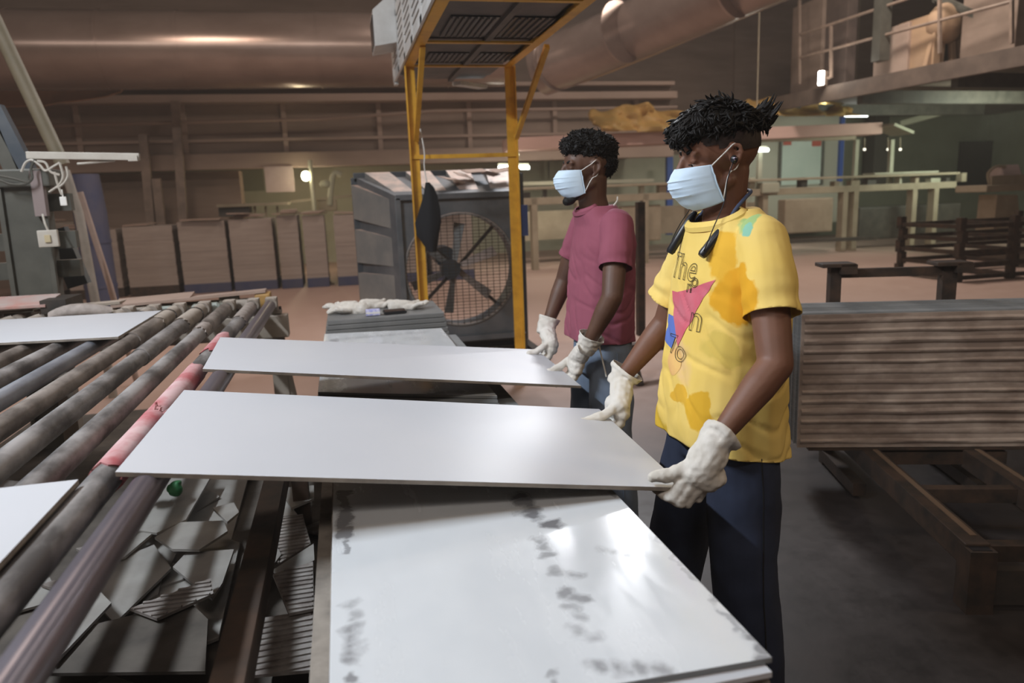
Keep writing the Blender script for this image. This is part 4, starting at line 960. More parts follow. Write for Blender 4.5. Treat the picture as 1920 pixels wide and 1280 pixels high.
# ================================================================== machine at the left edge
YM = 4.9
sm = thing('machine_stand', 'grey green steel machine stand with wires at the left edge', 'machine', (-1.8, YM, 0))
MB().bar((-1.76, YM, 1.68), (-1.80, YM, 0), .20, .16, (0, 1, 0)).build('column', m_steel, sm, bevel=.01)
for x in (-1.87, -1.65): MB().bar((x, YM-.09, 1.68), (x-.03, YM-.09, 0), .025, .03, (0, 1, 0)).build('flange', m_steel, sm)
MB().span((-2.5, YM-.12, 1.66), (-1.60, YM+.12, 1.76)).build('cap_beam', m_steel, sm, bevel=.01)
for z in (1.57, 1.35, 1.18): MB().span((-2.6, YM+.02, z-.05), (-1.55, YM+.08, z+.05)).build('cross_rail', m_steel, sm)
for (x0, y0, x1, y1, w_, m_) in ((-8, 200, 60, 330, .07, m_blue_steel), (-12, 235, 25, 322, .07, m_steel), (2, 215, 72, 340, .03, m_black)):
    MB().bar(at(x0, y0, YM-.05), at(x1, y1, YM-.05), w_, w_, (0, 1, 0)).build('strut', m_, sm)
MB().bar(at(50, 291, YM-.15), at(262, 294, YM-.15), .03, .04).build('arm', m_creamp, sm, bevel=.004)
MB().tube([at(145, 307, YM-.14), at(215, 301, YM-.14)], .007).build('arm_rod', m_creamp, sm, True)
MB().box(at(250, 297, YM-.16), (.05, .04, .03)).build('arm_end', m_creamp, sm)
MB().bar(at(68, 320, YM-.1), at(80, 405, YM-.1), .06, .05, (0, 1, 0)).build('side_plate', mat('dusty_mauve_steel', (.24, .19, .18), .6), sm)
MB().bar(at(105, 430, YM+.25), at(150, 535, YM+.25), .12, .08, (0, 1, 0)).build('lower_strut', m_blue_steel, sm)
for P in (((40, 322), (48, 305), (60, 300), (75, 310), (85, 320), (100, 312), (112, 305)), ((0, 338), (20, 345), (45, 345), (60, 335), (58, 315), (66, 298)), ((70, 302), (85, 305), (95, 322), (112, 328)), ((112, 305), (118, 330), (112, 345), (104, 352), (92, 360)), ((124, 312), (127, 330), (118, 345), (106, 352)), ((102, 322), (108, 345), (116, 365)), ((0, 330), (25, 335), (50, 342))):
    MB().tube(catmull([at(x, y, YM-.17) for x, y in P]), .007, 6).build('wire', m_steel if random.random() < .4 else m_creamp, sm, True)
tg = thing('tag', 'small white tag hanging on a thin wire left of the machine arm', 'tag', at(119, 378, YM-.17))
MB().box(at(119, 377, YM-.17), (.035, .012, .05)).build('plate', m_white, tg, bevel=.004); MB().tube([at(116, 355, YM-.17), at(118, 371, YM-.17)], .004, 5).build('string', m_white, tg)
sb = thing('socket_box', 'cream electric switch box hanging on a cable beside the steel column', 'switch', at(91, 462, YM-.2))
c = at(91, 447, YM-.2); MB().box(c, (.10, .05, .095), Euler((0, 0, .2)).to_matrix()).build('case', m_creamp, sb, bevel=.006); MB().box(c+V((.005, -.028, .0)), (.03, .012, .042), Euler((0, 0, .2)).to_matrix()).build('switch', mat('yellowed_switch', (.50, .42, .26), .5), sb, bevel=.003)
MB().tube(catmull([at(80, 402, YM-.15), at(84, 418, YM-.2), at(90, 432, YM-.2)]), .006, 6).build('cable', m_creamp, sb, True)
o = MB().tube([at(-75, -100, 5.6), at(108, 288, 5.6), at(118, 309, 5.6)], .045, 12).build('brace_pipe', m_olive, None, True); tag(o, 'long olive brace pipe slanting down at the top left', 'pipe')
o = MB().tube([at(122, 320, 6.5), at(148, 400, 6.5), at(172, 530, 6.5), V((at(205, 692, 6.5).x, 6.5, 0))], .035, 10).build('leaning_pole', m_beamc, None, True); tag(o, 'grey dusty pole leaning left of the tile packs, thicker one', 'pole')
o = MB().tube([at(150, 360, 6.9), at(206, 535, 6.9), V((at(252, 676, 6.9).x, 6.9, 0))], .025, 10).build('leaning_pole', m_board, None, True); tag(o, 'thin brown pole leaning left of the tile packs', 'pole')
br = thing('barrel', 'dull blue barrel behind the leaning poles at the left', 'barrel', at(165, 420, 11))
c = at(165, 370, 11); MB().tube([(c.x, 11, 0), (c.x, 11, .3), (c.x, 11, 1.5), (c.x, 11, c.z+.30)], [.19, .2, .2, .17], 24).build('body', m_bluepal, br, True)
for z in (.5, 1.1): MB().tube([(c.x, 11, z), (c.x, 11, z+.05)], .208, 24).build('hoop', m_bluepal, br, True)

# ================================================================== people
def sup(cx, cy, rx, ry, z, e=2.4, n=28, tilt=0.):
    """a rounded-rectangle ring for trunk sections (x forward, y left)"""
    out = []
    for j in range(n):
        a = 2*PI*j/n; c, s = math.cos(a), math.sin(a)
        k = (abs(c)**e+abs(s)**e)**(-1/e); out.append(V((cx+rx*k*c, cy+ry*k*s, z+tilt*c)))
    return out
def lerp_pts(a, b, t): return V(a).lerp(V(b), t)

def head_shapes(mb, H, neck0, slim=1.):
    R3 = H.to_3x3()
    def e(c, r, ro=(0, 0, 0)): mb.ell(H @ V(c), r, R3 @ Euler(ro).to_matrix(), 20, 14)
    def c(a, b, ra, rb): mb.cap(H @ V(a), H @ V(b), ra, rb)
    e((-.014, 0, .038), (.098, .076, .086)); e((.032, 0, .03), (.058, .064, .066)); e((.042, 0, -.03), (.052, .058, .074))
    e((.036, 0, -.076), (.050, .050, .040)); e((.074, 0, -.100), (.024, .026, .018)); c((.0, .048, -.055), (.06, .03, -.095), .018, .016); c((.0, -.048, -.055), (.06, -.03, -.095), .018, .016)
    for s in (-1, 1):
        e((.0690, s*.028, .027), (.014, .030, .013), (0, 0, -s*.35)); e((.062, s*.037, -.020), (.022, .021, .020))
        e((.0745, s*.031, .0080), (.0115, .0168, .0098), (0, 0, -s*.35)); e((.0735, s*.031, -.0095), (.0105, .016, .0055), (0, 0, -s*.35))
        # ear: rim, bowl and lobe
        pts = [(-.002, .076, -.022), (-.016, .083, -.012), (-.026, .088, .008), (-.022, .088, .026), (-.008, .084, .032), (.004, .079, .022), (.002, .077, .008)]
        P = [H @ V((x, s*y, z)) for x, y, z in pts]; mb.chain(P, [.0065, .0055, .0055, .0055, .0055, .005, .004], 8)
        e((-.008, s*.077, .0), (.016, .006, .024), (0, .2, s*.35)); e((.0, s*.077, -.026), (.008, .006, .010))
    c((.092, 0, .016), (.115, 0, -.028), .0085, .012); e((.118, 0, -.034), (.012, .013, .010)); e((.107, .013, -.036), (.010, .008, .008)); e((.107, -.013, -.036), (.010, .008, .008))
    e((.090, 0, -.066), (.014, .026, .008)); e((.088, 0, -.078), (.013, .024, .009))
    nk = V(neck0); mb.chain([H @ V((-.022, 0, -.03)), (H @ V((-.012, 0, -.07))).lerp(nk, .5), nk, nk-V((.0, 0, .05))], [.056*slim, .054*slim, .057*slim, .060*slim], 16)

def hair_mass(name, H, m, par, blobs, tufts, L, rng, flow, keep, w_=.003, curl=.5, lift=.35, rough=.006):
    """a scalp-hugging base plus thin tapering locks laid along a flow direction"""
    mb = MB(); R3 = H.to_3x3()
    for c, r in blobs: mb.ell(H @ V(c), r, R3, 20, 14)
    base = fused('hair_base', mb, .005, 1, m, None, lambda p, n: p+n*(rough*noise.noise(p*60)+.6*rough*noise.noise(p*130)))
    me = base.data; mb = MB(); polys = list(me.polygons); Hi = H.inverted(); k = 0; R3i = R3.inverted()
    while k < tufts:
        p = rng.choice(polys); lc = Hi @ p.center
        if not keep(lc): k += .1; continue
        k += 1; ln = R3i @ p.normal; fl = V(flow(lc)); fl -= ln*fl.dot(ln)*.8
        wv = V((noise.noise(lc*22), noise.noise(lc*22+V((9, 0, 0))), noise.noise(lc*22+V((0, 9, 0)))))*1.3
        d = (ln*lift+fl+wv+V([rng.gauss(0, .16) for _ in range(3)])).normalized(); side = d.cross(ln)
        side = side.normalized() if side.length > 1e-4 else d.orthogonal().normalized()
        l = L*rng.uniform(.6, 1.2); q = lc-ln*.003; ph = rng.uniform(-1, 1); P = []
        for i in range(5):
            t = i/4; P.append(H @ (q+d*l*t*(1-.25*t)-ln*l*.30*t*t*(1-lift)+side*l*curl*ph*t*t))
        ww = w_*rng.uniform(.7, 1.4); mb.tube(P, [ww, ww*1.1, ww*.9, ww*.6, ww*.12], 5)
    tm = mb.mesh('t'); bm = bmesh.new(); bm.from_mesh(me); bm.from_mesh(tm); bm.to_mesh(me); bm.free()
    base.name = name; me.name = name; base.parent = par
    me.polygons.foreach_set('use_smooth', [True]*len(me.polygons)); return base

def face_mask(par, H, drop=0., flare=0., turn=0.):
    """pleated surgical mask: a patch wrapped from cheek to cheek, nose bridge to under the chin"""
    nu, nv = 40, 30; g = []
    for j in range(nv+1):
        v = j/nv
        for i in range(nu+1):
            u = i/nu*2-1; au = abs(u)
            # outline of the mid-line profile, then wrapped round the face
            zc = -.004-.111*v; prof = [(0, .114), (.12, .127), (.28, .139), (.45, .138), (.65, .127), (.85, .108), (1, .086)]
            for (a, xa), (b, xb) in zip(prof, prof[1:]):
                if a <= v <= b: x0 = xa+(xb-xa)*(v-a)/(b-a)
            ang = u*1.42; wd = .0655+.004*math.sin(PI*v)+flare*v*v*.3
            xb = .047-.010*v-flare*v*v
            x = xb+(x0-xb)*(math.cos(ang)-math.cos(1.42))/(1-math.cos(1.42)); y = wd*math.sin(ang)/math.sin(1.42)
            z = zc*(1-.22*au*au)-.004*au*au+(-.03*au*au*flare*20*v if flare else 0)
            for q in (.28, .46, .64):                       # pleats overlap downwards
                tq = (v-q)/.05
                if -1 < tq < 1: x += (.0035*(1-abs(tq)) if tq < 0 else -.002*(1-tq))*(1-.35*au)
            x += .003*noise.noise(V((u*3, v*5, 3+drop*50)))
            g.append(H @ V((x, y, z-drop)))
    f = [(j*(nu+1)+i, j*(nu+1)+i+1, (j+1)*(nu+1)+i+1, (j+1)*(nu+1)+i) for j in range(nv) for i in range(nu)]
    o = MB().add(g, f).build('face_mask', m_mask, par, True, True, fix=False); s = o.modifiers.new('s', 'SOLIDIFY'); s.thickness = .0016; s.offset = 1
    W = lambda a, b: g[b*(nu+1)+a]
    for s, e in ((0, -1), (nu, 1)):
        top, bot = W(s, 1), W(s, nv-2)
        MB().tube(catmull([top, H @ V((.012, e*.082, .018)), H @ V((-.010, e*.086, .033)), H @ V((-.024, e*.080, .020))]), .0016, 6).build('ear_loop', m_white, o, True, True)
        MB().tube(catmull([bot, H @ V((.010, e*.078, -.038)), H @ V((-.010, e*.080, -.026)), H @ V((-.022, e*.078, -.008))]), .0016, 6).build('ear_loop', m_white, o, True, True)
        MB().tube([W(s, q)+(H.to_3x3() @ V((0, e*.0005, 0))) for q in range(0, nv+1, 3)], .0016, 6).build('side_seam', m_mask, o, True, True)
    return o

def eyes(par, H, m):
    for s in (-1, 1):
        c = H @ V((.0715, s*.031, .0015)); o = MB().ell(c, (.0125, .0125, .0125)).build('eye', m_eye, par, True, True)
        d = H.to_3x3() @ V((.93, s*.1, -.35)); MB().ell(c+d*.0085, (.0055, .0055, .0055)).build('iris', m_iris, o, True, True)
        mb = MB(); mb.chain([H @ V((.0862-.015*abs(t-.3), s*(.013+.036*t), .026+.007*math.sin(PI*t*.8))) for t in (0, .25, .5, .75, 1)], [.0035, .0048, .005, .0042, .0022], 8)
        mb.build('eyebrow', m_hair, par, True, True)
        mb = MB(); mb.chain([H @ V((.0865-.012*t, s*(.020+.022*t), .0010-.002*t)) for t in (0, .5, 1)], [.0012, .0016, .0012], 6); mb.build('eyelashes', m_hair, par, True, True)

def glove(par, Winv, wrist, elbow, palm, fingers, thumb, cuff=.05, flare=.046, name='work_glove', rough=.004):
    """palm = list of (point, radius) blobs, fingers/thumb = joint chains, all in world space"""
    mb = MB(); I = lambda p: Winv @ V(p)
    w, e = I(wrist), I(elbow); d = (e-w).normalized(); x = d.orthogonal().normalized(); y = d.cross(x)
    for a, b in zip(palm, palm[1:]): mb.cap(I(a[0]), I(b[0]), a[1], b[1])
    for P, r in fingers+[thumb]:
        P = [I(p) for p in P]; n = len(P); mb.chain(P, [r*(1.06-.16*i/(n-1)) for i in range(n)], 10)
    pc = I(palm[0][0]); rings = []
    for p, r in ((w-d*.032, .033), (w-d*.012, .039), (w+d*.01, .040), (w+d*cuff*.5, flare*.95), (w+d*cuff*.9, flare), (w+d*(cuff+.03), flare*1.03)):
        rings.append([p+(x*math.cos(t)+y*math.sin(t))*r*(1+.05*math.sin(3*t+r*90)) for t in [2*PI*j/24 for j in range(24)]])
    mb.loft(rings)
    cpl = w+d*cuff
    def disp(p, n):
        t = (p-w).dot(d)
        f = .0022*math.sin(t*190+4*noise.noise(p*18))*max(0, min(1, (t+.03)/.03)) if t > -.03 else 0
        return p+n*(rough*noise.noise(p*32)+.002*noise.noise(p*80)+f)
    return fused(name, mb, .0036, 3, m_glove, par, disp, [(cpl, d+x*.12, lambda c: (c-w).dot(d) > -.004)], thick=.0018)

def person(name, label, loc, skin, H, J, shirt_m, trouser_m, legs, hem, sleeves, opts):
    """J: joints in the body frame (x forward, y left). Body = one continuous skin; clothing on top."""
    root = thing(name, label, 'person', loc, None, PI+opts.get('turn', 0))
    mb = MB(); head_shapes(mb, H, J['neck'], opts.get('slim', 1))
    nx = J['neck'][0]
    mb.loft([sup(0, 0, .070, .110, .90), sup(0, 0, .078, .118, 1.0), sup(-.005, 0, .100, .150, 1.15), sup(-.01, 0, .105, .165, 1.28), sup(-.008, 0, .085, .150, 1.36), sup(nx*.5, 0, .06, .085, 1.41)])
    for s in ('L', 'R'):
        sh, el, wr, ha = (V(J[k+s]) for k in ('sh', 'el', 'wr', 'ha'))
        mid = sh.lerp(el, .45)
        fm = el.lerp(wr, .3); mb.chain([sh, mid, el, fm, wr, ha], [.050, .047, .040, .039, .0225, .012], 16)
        hip, kn, an, toe = (V(p) for p in legs[s])
        mb.chain([hip, hip.lerp(kn, .5), kn, kn.lerp(an, .35), an], [.066, .064, .055, .055, .038], 16); mb.chain([an-V((0, 0, .03)), toe], [.035, .028], 12)
    body = fused('body', mb, .0047, 3, skin, root)
    eyes(root, H, skin)
    # shirt
    mb = MB(); mb.loft([sup(*r) for r in hem])
    for s in ('L', 'R'):
        pts, rs = sleeves[s]; mb.chain([pts[0], V(pts[0]).lerp(V(pts[1]), .8)], [rs[0]*.98, rs[1]*.95], 18)
    amp = opts.get('wrinkle', .006); W = opts['waist']
    def disp(p, n):
        q = V((p.x*9, p.y*9, p.z*4)); f = noise.noise(q)+.5*noise.noise(q*2.1+V((3, 1, 2)))
        drape = (noise.noise(V((math.atan2(p.y, p.x)*2.4, p.z*2.2, 7)))*.035+.014)*max(0, 1.25-p.z)
        fold = abs(noise.noise(V((p.y*11+p.z*13, p.x*9, p.z*5-p.y*4)))); return p+n*(amp*f+drape-.0055*max(0, .22-fold)*4*max(0, min(1, (1.36-p.z)*6)))
    cuts = []; sl_cuts = {}
    for s, sg in (('L', 1), ('R', -1)):
        pts, rs = sleeves[s]; a, b = V(pts[-2]), V(pts[-1]); d = (b-a).normalized(); c0 = V(b)
        sl_cuts[s] = [(c0-d*.004, d, (lambda c, c0=c0, d=d: (c-c0).dot(d) > -.03))]
    hz = opts['hem']; cuts.append((V((0, 0, hz)), V((opts.get('hemtilt', .2), 0, -1)).normalized(), lambda c: c.z < hz+.12))
    nk = V(J['neck'])+V((.006, 0, .012)); nd = V((.42, 0, 1)).normalized()
    cuts.append((nk, nd, lambda c: (c-nk).length < .13 and c.z > nk.z-.08))
    sh_ = fused('t_shirt', mb, .006, 4, shirt_m, root, disp, cuts)
    for s in ('L', 'R'):
        pts, rs = sleeves[s]; sm_ = MB(); sm_.chain(pts, rs, 18); a_, b_ = V(pts[1]), V(pts[-1])
        def ds(p, n, b_=b_, a_=a_):
            t = (p-a_).dot((b_-a_).normalized()); return disp(p, n)+n*.005*math.sin(t*75+6*noise.noise(p*7))*max(0, min(1, t*14))*.6
        fused('sleeve', sm_, .006, 4, shirt_m, sh_, ds, sl_cuts[s], thick=.0016)
    # the neck opening as it was cut
    edge = [v.co.copy() for v in sh_.data.vertices if abs((v.co-nk).dot(nd)) < 8e-4 and (v.co-nk).length < .14]
    uxx = V((1, 0, -.42)).normalized(); rad = [0.]*40
    for c in edge:
        j = int(round(math.atan2((c-nk).y, (c-nk).dot(uxx))/(2*PI)*40)) % 40; rad[j] = max(rad[j], (c-nk).length)
    rad = [r if r else max(rad[(j+1) % 40], rad[j-1]) for j, r in enumerate(rad)]; 
    for _ in range(5): rad = [(rad[j-1]+rad[j]*2+rad[(j+1) % 40])/4 for j in range(40)]
    s_ = sh_.modifiers.new('t', 'SOLIDIFY'); s_.thickness = .0016
    # ribbed collar
    ux = V((1, 0, -.42)).normalized(); P = [nk+(ux*math.cos(2*PI*j/40)+V((0, 1, 0))*math.sin(2*PI*j/40))*(rad[j]-.002) for j in range(40)]
    rings = []
    for j in range(40):
        a = P[j]; o_ = (a-nk).normalized(); rings.append([a+o_*.010-nd*.011, a+o_*.0075+nd*.001, a+nd*.010-o_*.006, a+nd*.008-o_*.010, a-nd*.008-o_*.001])
    mb = MB(); mb.loft(rings+[rings[0]], caps=False); mb.build('collar', shirt_m, sh_, True, True)
    # trousers
    mb = MB(); mb.loft([sup(0, 0, .100, .145, W), sup(0, 0, .108, .158, W-.12), sup(.0, 0, .108, .160, W-.22)])
    lw = opts.get('leg', 1.)
    for s in ('L', 'R'):
        hip, kn, an, toe = (V(p) for p in legs[s]); mb.chain([hip, hip.lerp(kn, .5), kn, kn.lerp(an, .5), an+V((0, 0, -.03))], [.086*lw, .096*lw, .088*lw, .086*lw, .088*lw], 20)
    def dt(p, n):
        q = V((p.x*8, p.y*8, p.z*6)); return p+n*(.007*noise.noise(q)+.005*noise.noise(q*2.3)+.005*math.sin(p.z*60+5*noise.noise(q*.6))*max(0, .25-p.z)*3)
    cuts = [(V((0, 0, .05)), V((0, 0, -1)), lambda c: c.z < .12)]
    tr_ = fused('trousers', mb, .008, 4, trouser_m, root, dt, cuts, thick=.002)
    for s, sg in (('L', 1), ('R', -1)):
        hip, kn, an, toe = (V(p) for p in legs[s]); y = .105*lw
        tr_m = BVHTree.FromPolygons([v.co for v in tr_.data.vertices], [tuple(p.vertices) for p in tr_.data.polygons])
        pts = []
        for t in [i/24 for i in range(25)]:
            if s == 'R': break
            c = hip.lerp(kn, t*2) if t < .5 else kn.lerp(an, t*2-1); h = tr_m.ray_cast(c+V((0, sg*.4, 0)), V((0, -sg, 0)))
            if h[0]: pts.append(h[0]+V((0, sg*.0005, 0)))
        if len(pts) > 3: MB().tube(pts, .0022, 5).build('side_seam', opts['seam'], tr_, True, True)
        mb = MB(); mb.chain([an+V((-.045, 0, -.035)), an+V((.04, 0, -.035)), toe], [.042, .044, .038], 14)
        fused('shoe', mb, .007, 2, m_shoe, root, lambda p, n: V((p.x, p.y, max(p.z, .002))))
    return root, sh_

def head_mat(c, yaw, pitch, roll=0.): return M.Translation(V(c)) @ Euler((roll, pitch, yaw)).to_matrix().to_4x4()

def edge_grip(par, Wi, E, wrist, elbow, ydir, slope=0., th_=.058, pull=0., **kw):
    """hand closed on the tile's edge running along y: thumb on top, four fingers beneath"""
    ex, ey, ez = E; up = lambda dx, dy, dz: (ex+dx, ey+dy*ydir, ez+dz+slope*dx)
    fs = []
    for k, (dy, L) in enumerate(((.034, .058), (.012, .066), (-.011, .062), (-.033, .048))):
        fs.append(([up(.036, dy*.9, .018), up(.030, dy, -.016), up(.004, dy, -.0265), up(-L*.55, dy, -.0245), up(-L, dy*.95, -.0225)], .0135))
    th = ([up(.045, .018, .052), up(.018, .030, .040), up(-.022, .030, .022), up(-th_, .024, .0165)], .0155)
    w = V(wrist); 
    palm = [(w.lerp(V(up(.045, 0, .04)), .45), .037), (up(.046-pull, .022, .037), .031), (up(.044-pull, -.024, .030), .031), (up(.042-pull*.5, .026, .014), .026), (up(.038-pull*.5, -.028, .010), .026)]
    return glove(par, Wi, wrist, elbow, palm, fs, th, **kw)

# ---------------------------------------------------------------- the nearer man, yellow shirt
L1 = V((.98, 1.76, 0))
def loc1(X, Y, Z): return (L1.x-X, L1.y-Y, Z)
H1 = head_mat((.028, -.005, 1.573), -.10, .14)
WL, EL_, WR, ER_ = (.782, 1.437, .948), (.945, 1.47, 1.10), (.795, 2.045, .948), (.93, 2.02, 1.115)
J1 = dict(neck=(.012, 0, 1.425), shL=(.0, .170, 1.368), shR=(.005, -.165, 1.365), elL=loc1(*EL_), elR=loc1(*ER_), wrL=loc1(*WL), wrR=loc1(*WR), haL=loc1(.745, 1.437, .895), haR=loc1(.765, 2.02, .885))
legs1 = dict(L=((.0, .095, .88), (.0, .125, .48), (-.03, .135, .085), (.10, .15, .04)), R=((.01, -.095, .88), (.085, -.105, .48), (.17, -.115, .085), (.30, -.14, .04)))
hem1 = [(.010, -.01, .150, .205, .74), (.012, -.005, .146, .198, .90), (.008, 0, .136, .190, 1.03), (.0, 0, .130, .190, 1.15), (-.006, 0, .128, .195, 1.27), (-.010, 0, .112, .180, 1.36), (.0, 0, .090, .127, 1.415), (.008, 0, .075, .088, 1.45)]
e1L, e1R = V(J1['elL']), V(J1['elR'])
sl1 = dict(L=([(-.004, .155, 1.372), V((-.002, .175, 1.362)).lerp(e1L, .30), V((-.002, .178, 1.36)).lerp(e1L, .60)], [.064, .067, .064]),
           R=([(.0, -.150, 1.368), V((.0, -.17, 1.36)).lerp(e1R, .35), V((.015, -.19, 1.34)).lerp(e1R, .72)], [.064, .072, .074]))
p1, shirt1 = person('person', 'person in a stained yellow t-shirt, navy trousers and blue face mask gripping the near tile', L1, m_skin1, H1, J1, m_shirt, m_navy, legs1, hem1, sl1,
                    dict(hem=.825, hemtilt=.17, waist=1.0, leg=1.0, seam=m_black, wrinkle=.008, slim=.97))
W1 = M.Translation(L1) @ Euler((0, 0, PI)).to_matrix().to_4x4(); W1i = W1.inverted()
face_mask(p1, H1, .0, .012)
sc = MB(); sc.ell(H1 @ V((-.014, 0, .038)), (.1, .0785, .0885), H1.to_3x3(), 32, 24)
def fade_post(mb):
    Hi = H1.inverted(); mb.f = [q for q in mb.f if (lambda c: c.z > (.012 if c.x < -.03 else .016+.55*max(0, c.x-.0)) and c.x < .062)(Hi @ (sum((mb.v[i] for i in q), V((0, 0, 0)))/len(q)))]; return mb
fade_post(sc).build('shaved_sides', m_fade, p1, True, True, fix=False)
rng = random.Random(4)
hair_mass('hair', H1, m_hair, p1, [((-.012, 0, .082), (.103, .080, .054)), ((.052, 0, .088), (.055, .068, .036)), ((-.085, 0, .078), (.042, .055, .036)), ((.085, .01, .074), (.030, .046, .024)), ((.0, .0, .110), (.072, .060, .036))],
          1900, .040, rng, lambda c: (1.0 if c.x > -.04 else -.7, c.y*5, -.55 if c.x > .04 else -.25), lambda c: c.z > (.060 if c.x < .05 else .052), .0034, .55, .30)
mb = MB(); R3 = H1.to_3x3()
for k in range(46):                                  # tuft standing off the back of the crown
    a = rng.uniform(-.05, .05); z = rng.uniform(.055, .105); q = V((-.115, a, z)); d = V((-.9, rng.gauss(0, .3), rng.uniform(-.2, .6))).normalized(); l = rng.uniform(.028, .055)
    mb.tube([H1 @ (q+d*l*t+V((0, 0, .018*t*t))) for t in (0, .3, .6, 1)], [.006, .006, .004, .0006], 5)
mb.build('hair_tuft', m_hair, p1, True, True)
# hands: near hand closes on the corner with its back to the camera, far hand on the right edge
fl = [([(.735, 1.438, 0.893), (.700, 1.440, 0.854), (.683, 1.448, 0.822), (.672, 1.478, 0.818), (.668, 1.505, 0.821)], .0150), ([(.748, 1.437, 0.884), (.712, 1.437, 0.840), (.698, 1.445, 0.811), (.688, 1.482, 0.814), (.686, 1.515, 0.819)], .0155),
      ([(.762, 1.437, 0.878), (.730, 1.436, 0.834), (.716, 1.445, 0.806), (.708, 1.482, 0.813), (.706, 1.512, 0.819)], .0150), ([(.778, 1.438, 0.876), (.754, 1.438, 0.840), (.742, 1.446, 0.815), (.735, 1.474, 0.814), (.734, 1.496, 0.819)], .0140)]
gl = glove(p1, W1i, WL, EL_, [((.770, 1.437, .925), .042), ((.750, 1.435, .895), .042), ((.732, 1.436, .874), .034), ((.766, 1.436, .864), .036)], fl, ([(.755, 1.438, .918), (.718, 1.443, .894), (.682, 1.452, .874), (.640, 1.462, .869)], .0165), cuff=.022, flare=.047)
edge_grip(p1, W1i, (.724, 1.985, .847), WR, ER_, -1, .145, th_=.088, pull=.014, cuff=.030, flare=.052)
# neckband earphones
bvh = BVHTree.FromPolygons([v.co for v in shirt1.data.vertices], [tuple(p.vertices) for p in shirt1.data.polygons])
def onsh(p, lift=.006):
    h = bvh.find_nearest(V(p)); d = (V(p)-h[0]); return h[0]+h[1]*lift*(1 if h[1].dot(V(p)-V((0, 0, p[2]))) > 0 else -1)
nb = None
ptsL = [(-.052, .0, 1.494), (-.042, .036, 1.490), (-.010, .064, 1.475), (.020, .077, 1.452), (.040, .082, 1.428), (.052, .083, 1.412)]
ptsR = [(x, -y, z) for x, y, z in ptsL]
nb = MB().tube(catmull(list(reversed(ptsR))+ptsL[1:]), .0048, 10).build('neckband', m_nblue, p1, True, True)
for s in (1, -1):
    e = V((.052, s*.083, 1.412)) if s > 0 else V((.066, -.074, 1.43)); e2 = V((.116, s*.080, 1.338)) if s > 0 else V((.122, -.09, 1.335))
    MB().tube([e+V((-.012, 0, .012)), e, e.lerp(e2, .35), e.lerp(e2, .93), e2], [.006, .0095, .012, .012, .009], 12).build('battery_pod', m_black, nb, True, True)
    ear = H1 @ V((-.004, s*.086, -.004))
    o = MB().ell(ear, (.009, .009, .010)).build('earbud', m_black, nb, True, True); MB().ell(ear+V((.001, s*.007, .001)), (.0055, .004, .0055)).build('earbud_cap', m_chrome, o, True, True)
    MB().tube(catmull([ear, ear+V((.018, s*.002, -.05)), V((.055, s*.080, 1.47)), V((.090, s*.094, 1.41)), V((.112, s*.098, 1.365)), e2+V((-.004, 0, .006))]), .0014, 6).build('cable', m_black, nb, True, True)
# printed graphic, laid on the cloth of the chest: u runs across the chest from his right to his left, v is height
def press(mb, name, m, lift):
    vs = []
    for p in mb.v:
        h = bvh.ray_cast(V((.5, p.x, p.y)), V((-1, 0, 0)))
        q = h[0] if h[0] else V((.12, p.x, p.y)); vs.append(q+V((lift+p.z, 0, 0)))
    mb.v = vs; mb.build(name, m, shirt1, False, True, fix=False)
def grid_poly(pts, step=.008):
    bm = bmesh.new(); f = bm.faces.new([bm.verts.new((*p, 0)) for p in pts])
    bmesh.ops.triangulate(bm, faces=bm.faces[:])
    for _ in range(5): bmesh.ops.subdivide_edges(bm, edges=[e for e in bm.edges if e.calc_length() > step], cuts=1, use_grid_fill=True); bmesh.ops.triangulate(bm, faces=bm.faces[:])
    bm.verts.index_update(); mb = MB().add([v.co.copy() for v in bm.verts], [tuple(v.index for v in f.verts) for f in bm.faces]); bm.free(); return mb
def uY(Y): return L1.y-Y                       # world Y on the chest -> body y
press(grid_poly([(uY(1.835), 1.235), (uY(1.79), 1.237), (uY(1.735), 1.250), (uY(1.637), 1.283), (uY(1.752), 1.098)]), 'print_triangle', m_tri, .0016)
press(grid_poly([(uY(1.84), 1.172), (uY(1.772), 1.172), (uY(1.757), 1.138), (uY(1.79), 1.085), (uY(1.84), 1.10)]), 'print_shape', m_pblue, .0012)
press(grid_poly([(uY(1.765)+.036*math.cos(t), 1.055+.036*math.sin(t)) for t in [2*PI*i/28 for i in range(28)]]), 'print_disc', m_peach, .0009)
def letters(txt, u, v, size, sx=1.):
    c = bpy.data.curves.new('text', 'FONT'); c.body = txt; c.size = size; c.fill_mode = 'NONE'; c.bevel_depth = .00085; c.bevel_resolution = 0; c.resolution_u = 6
    t = bpy.data.objects.new('text', c); C.objects.link(t); dg = bpy.context.evaluated_depsgraph_get(); dg.update(); me = bpy.data.meshes.new_from_object(t.evaluated_get(dg))
    mb = MB().add([V((u+q.co.x*sx, v+q.co.y, max(q.co.z, -.0004))) for q in me.vertices], [tuple(p.vertices) for p in me.polygons]); bpy.data.objects.remove(t)
    press(mb, 'print_letters', m_print, .0022)
letters('The', -.098, 1.272, .095, .98); letters('n', uY(1.745), 1.243, .045, 1.2); letters('n', uY(1.712), 1.150, .098, 1.05); letters('7', uY(1.80), 1.075, .075, 1.2); letters('o', uY(1.765), 1.062, .085, 1.2)
letters('o', uY(1.725), 1.258, .05, 1.1)

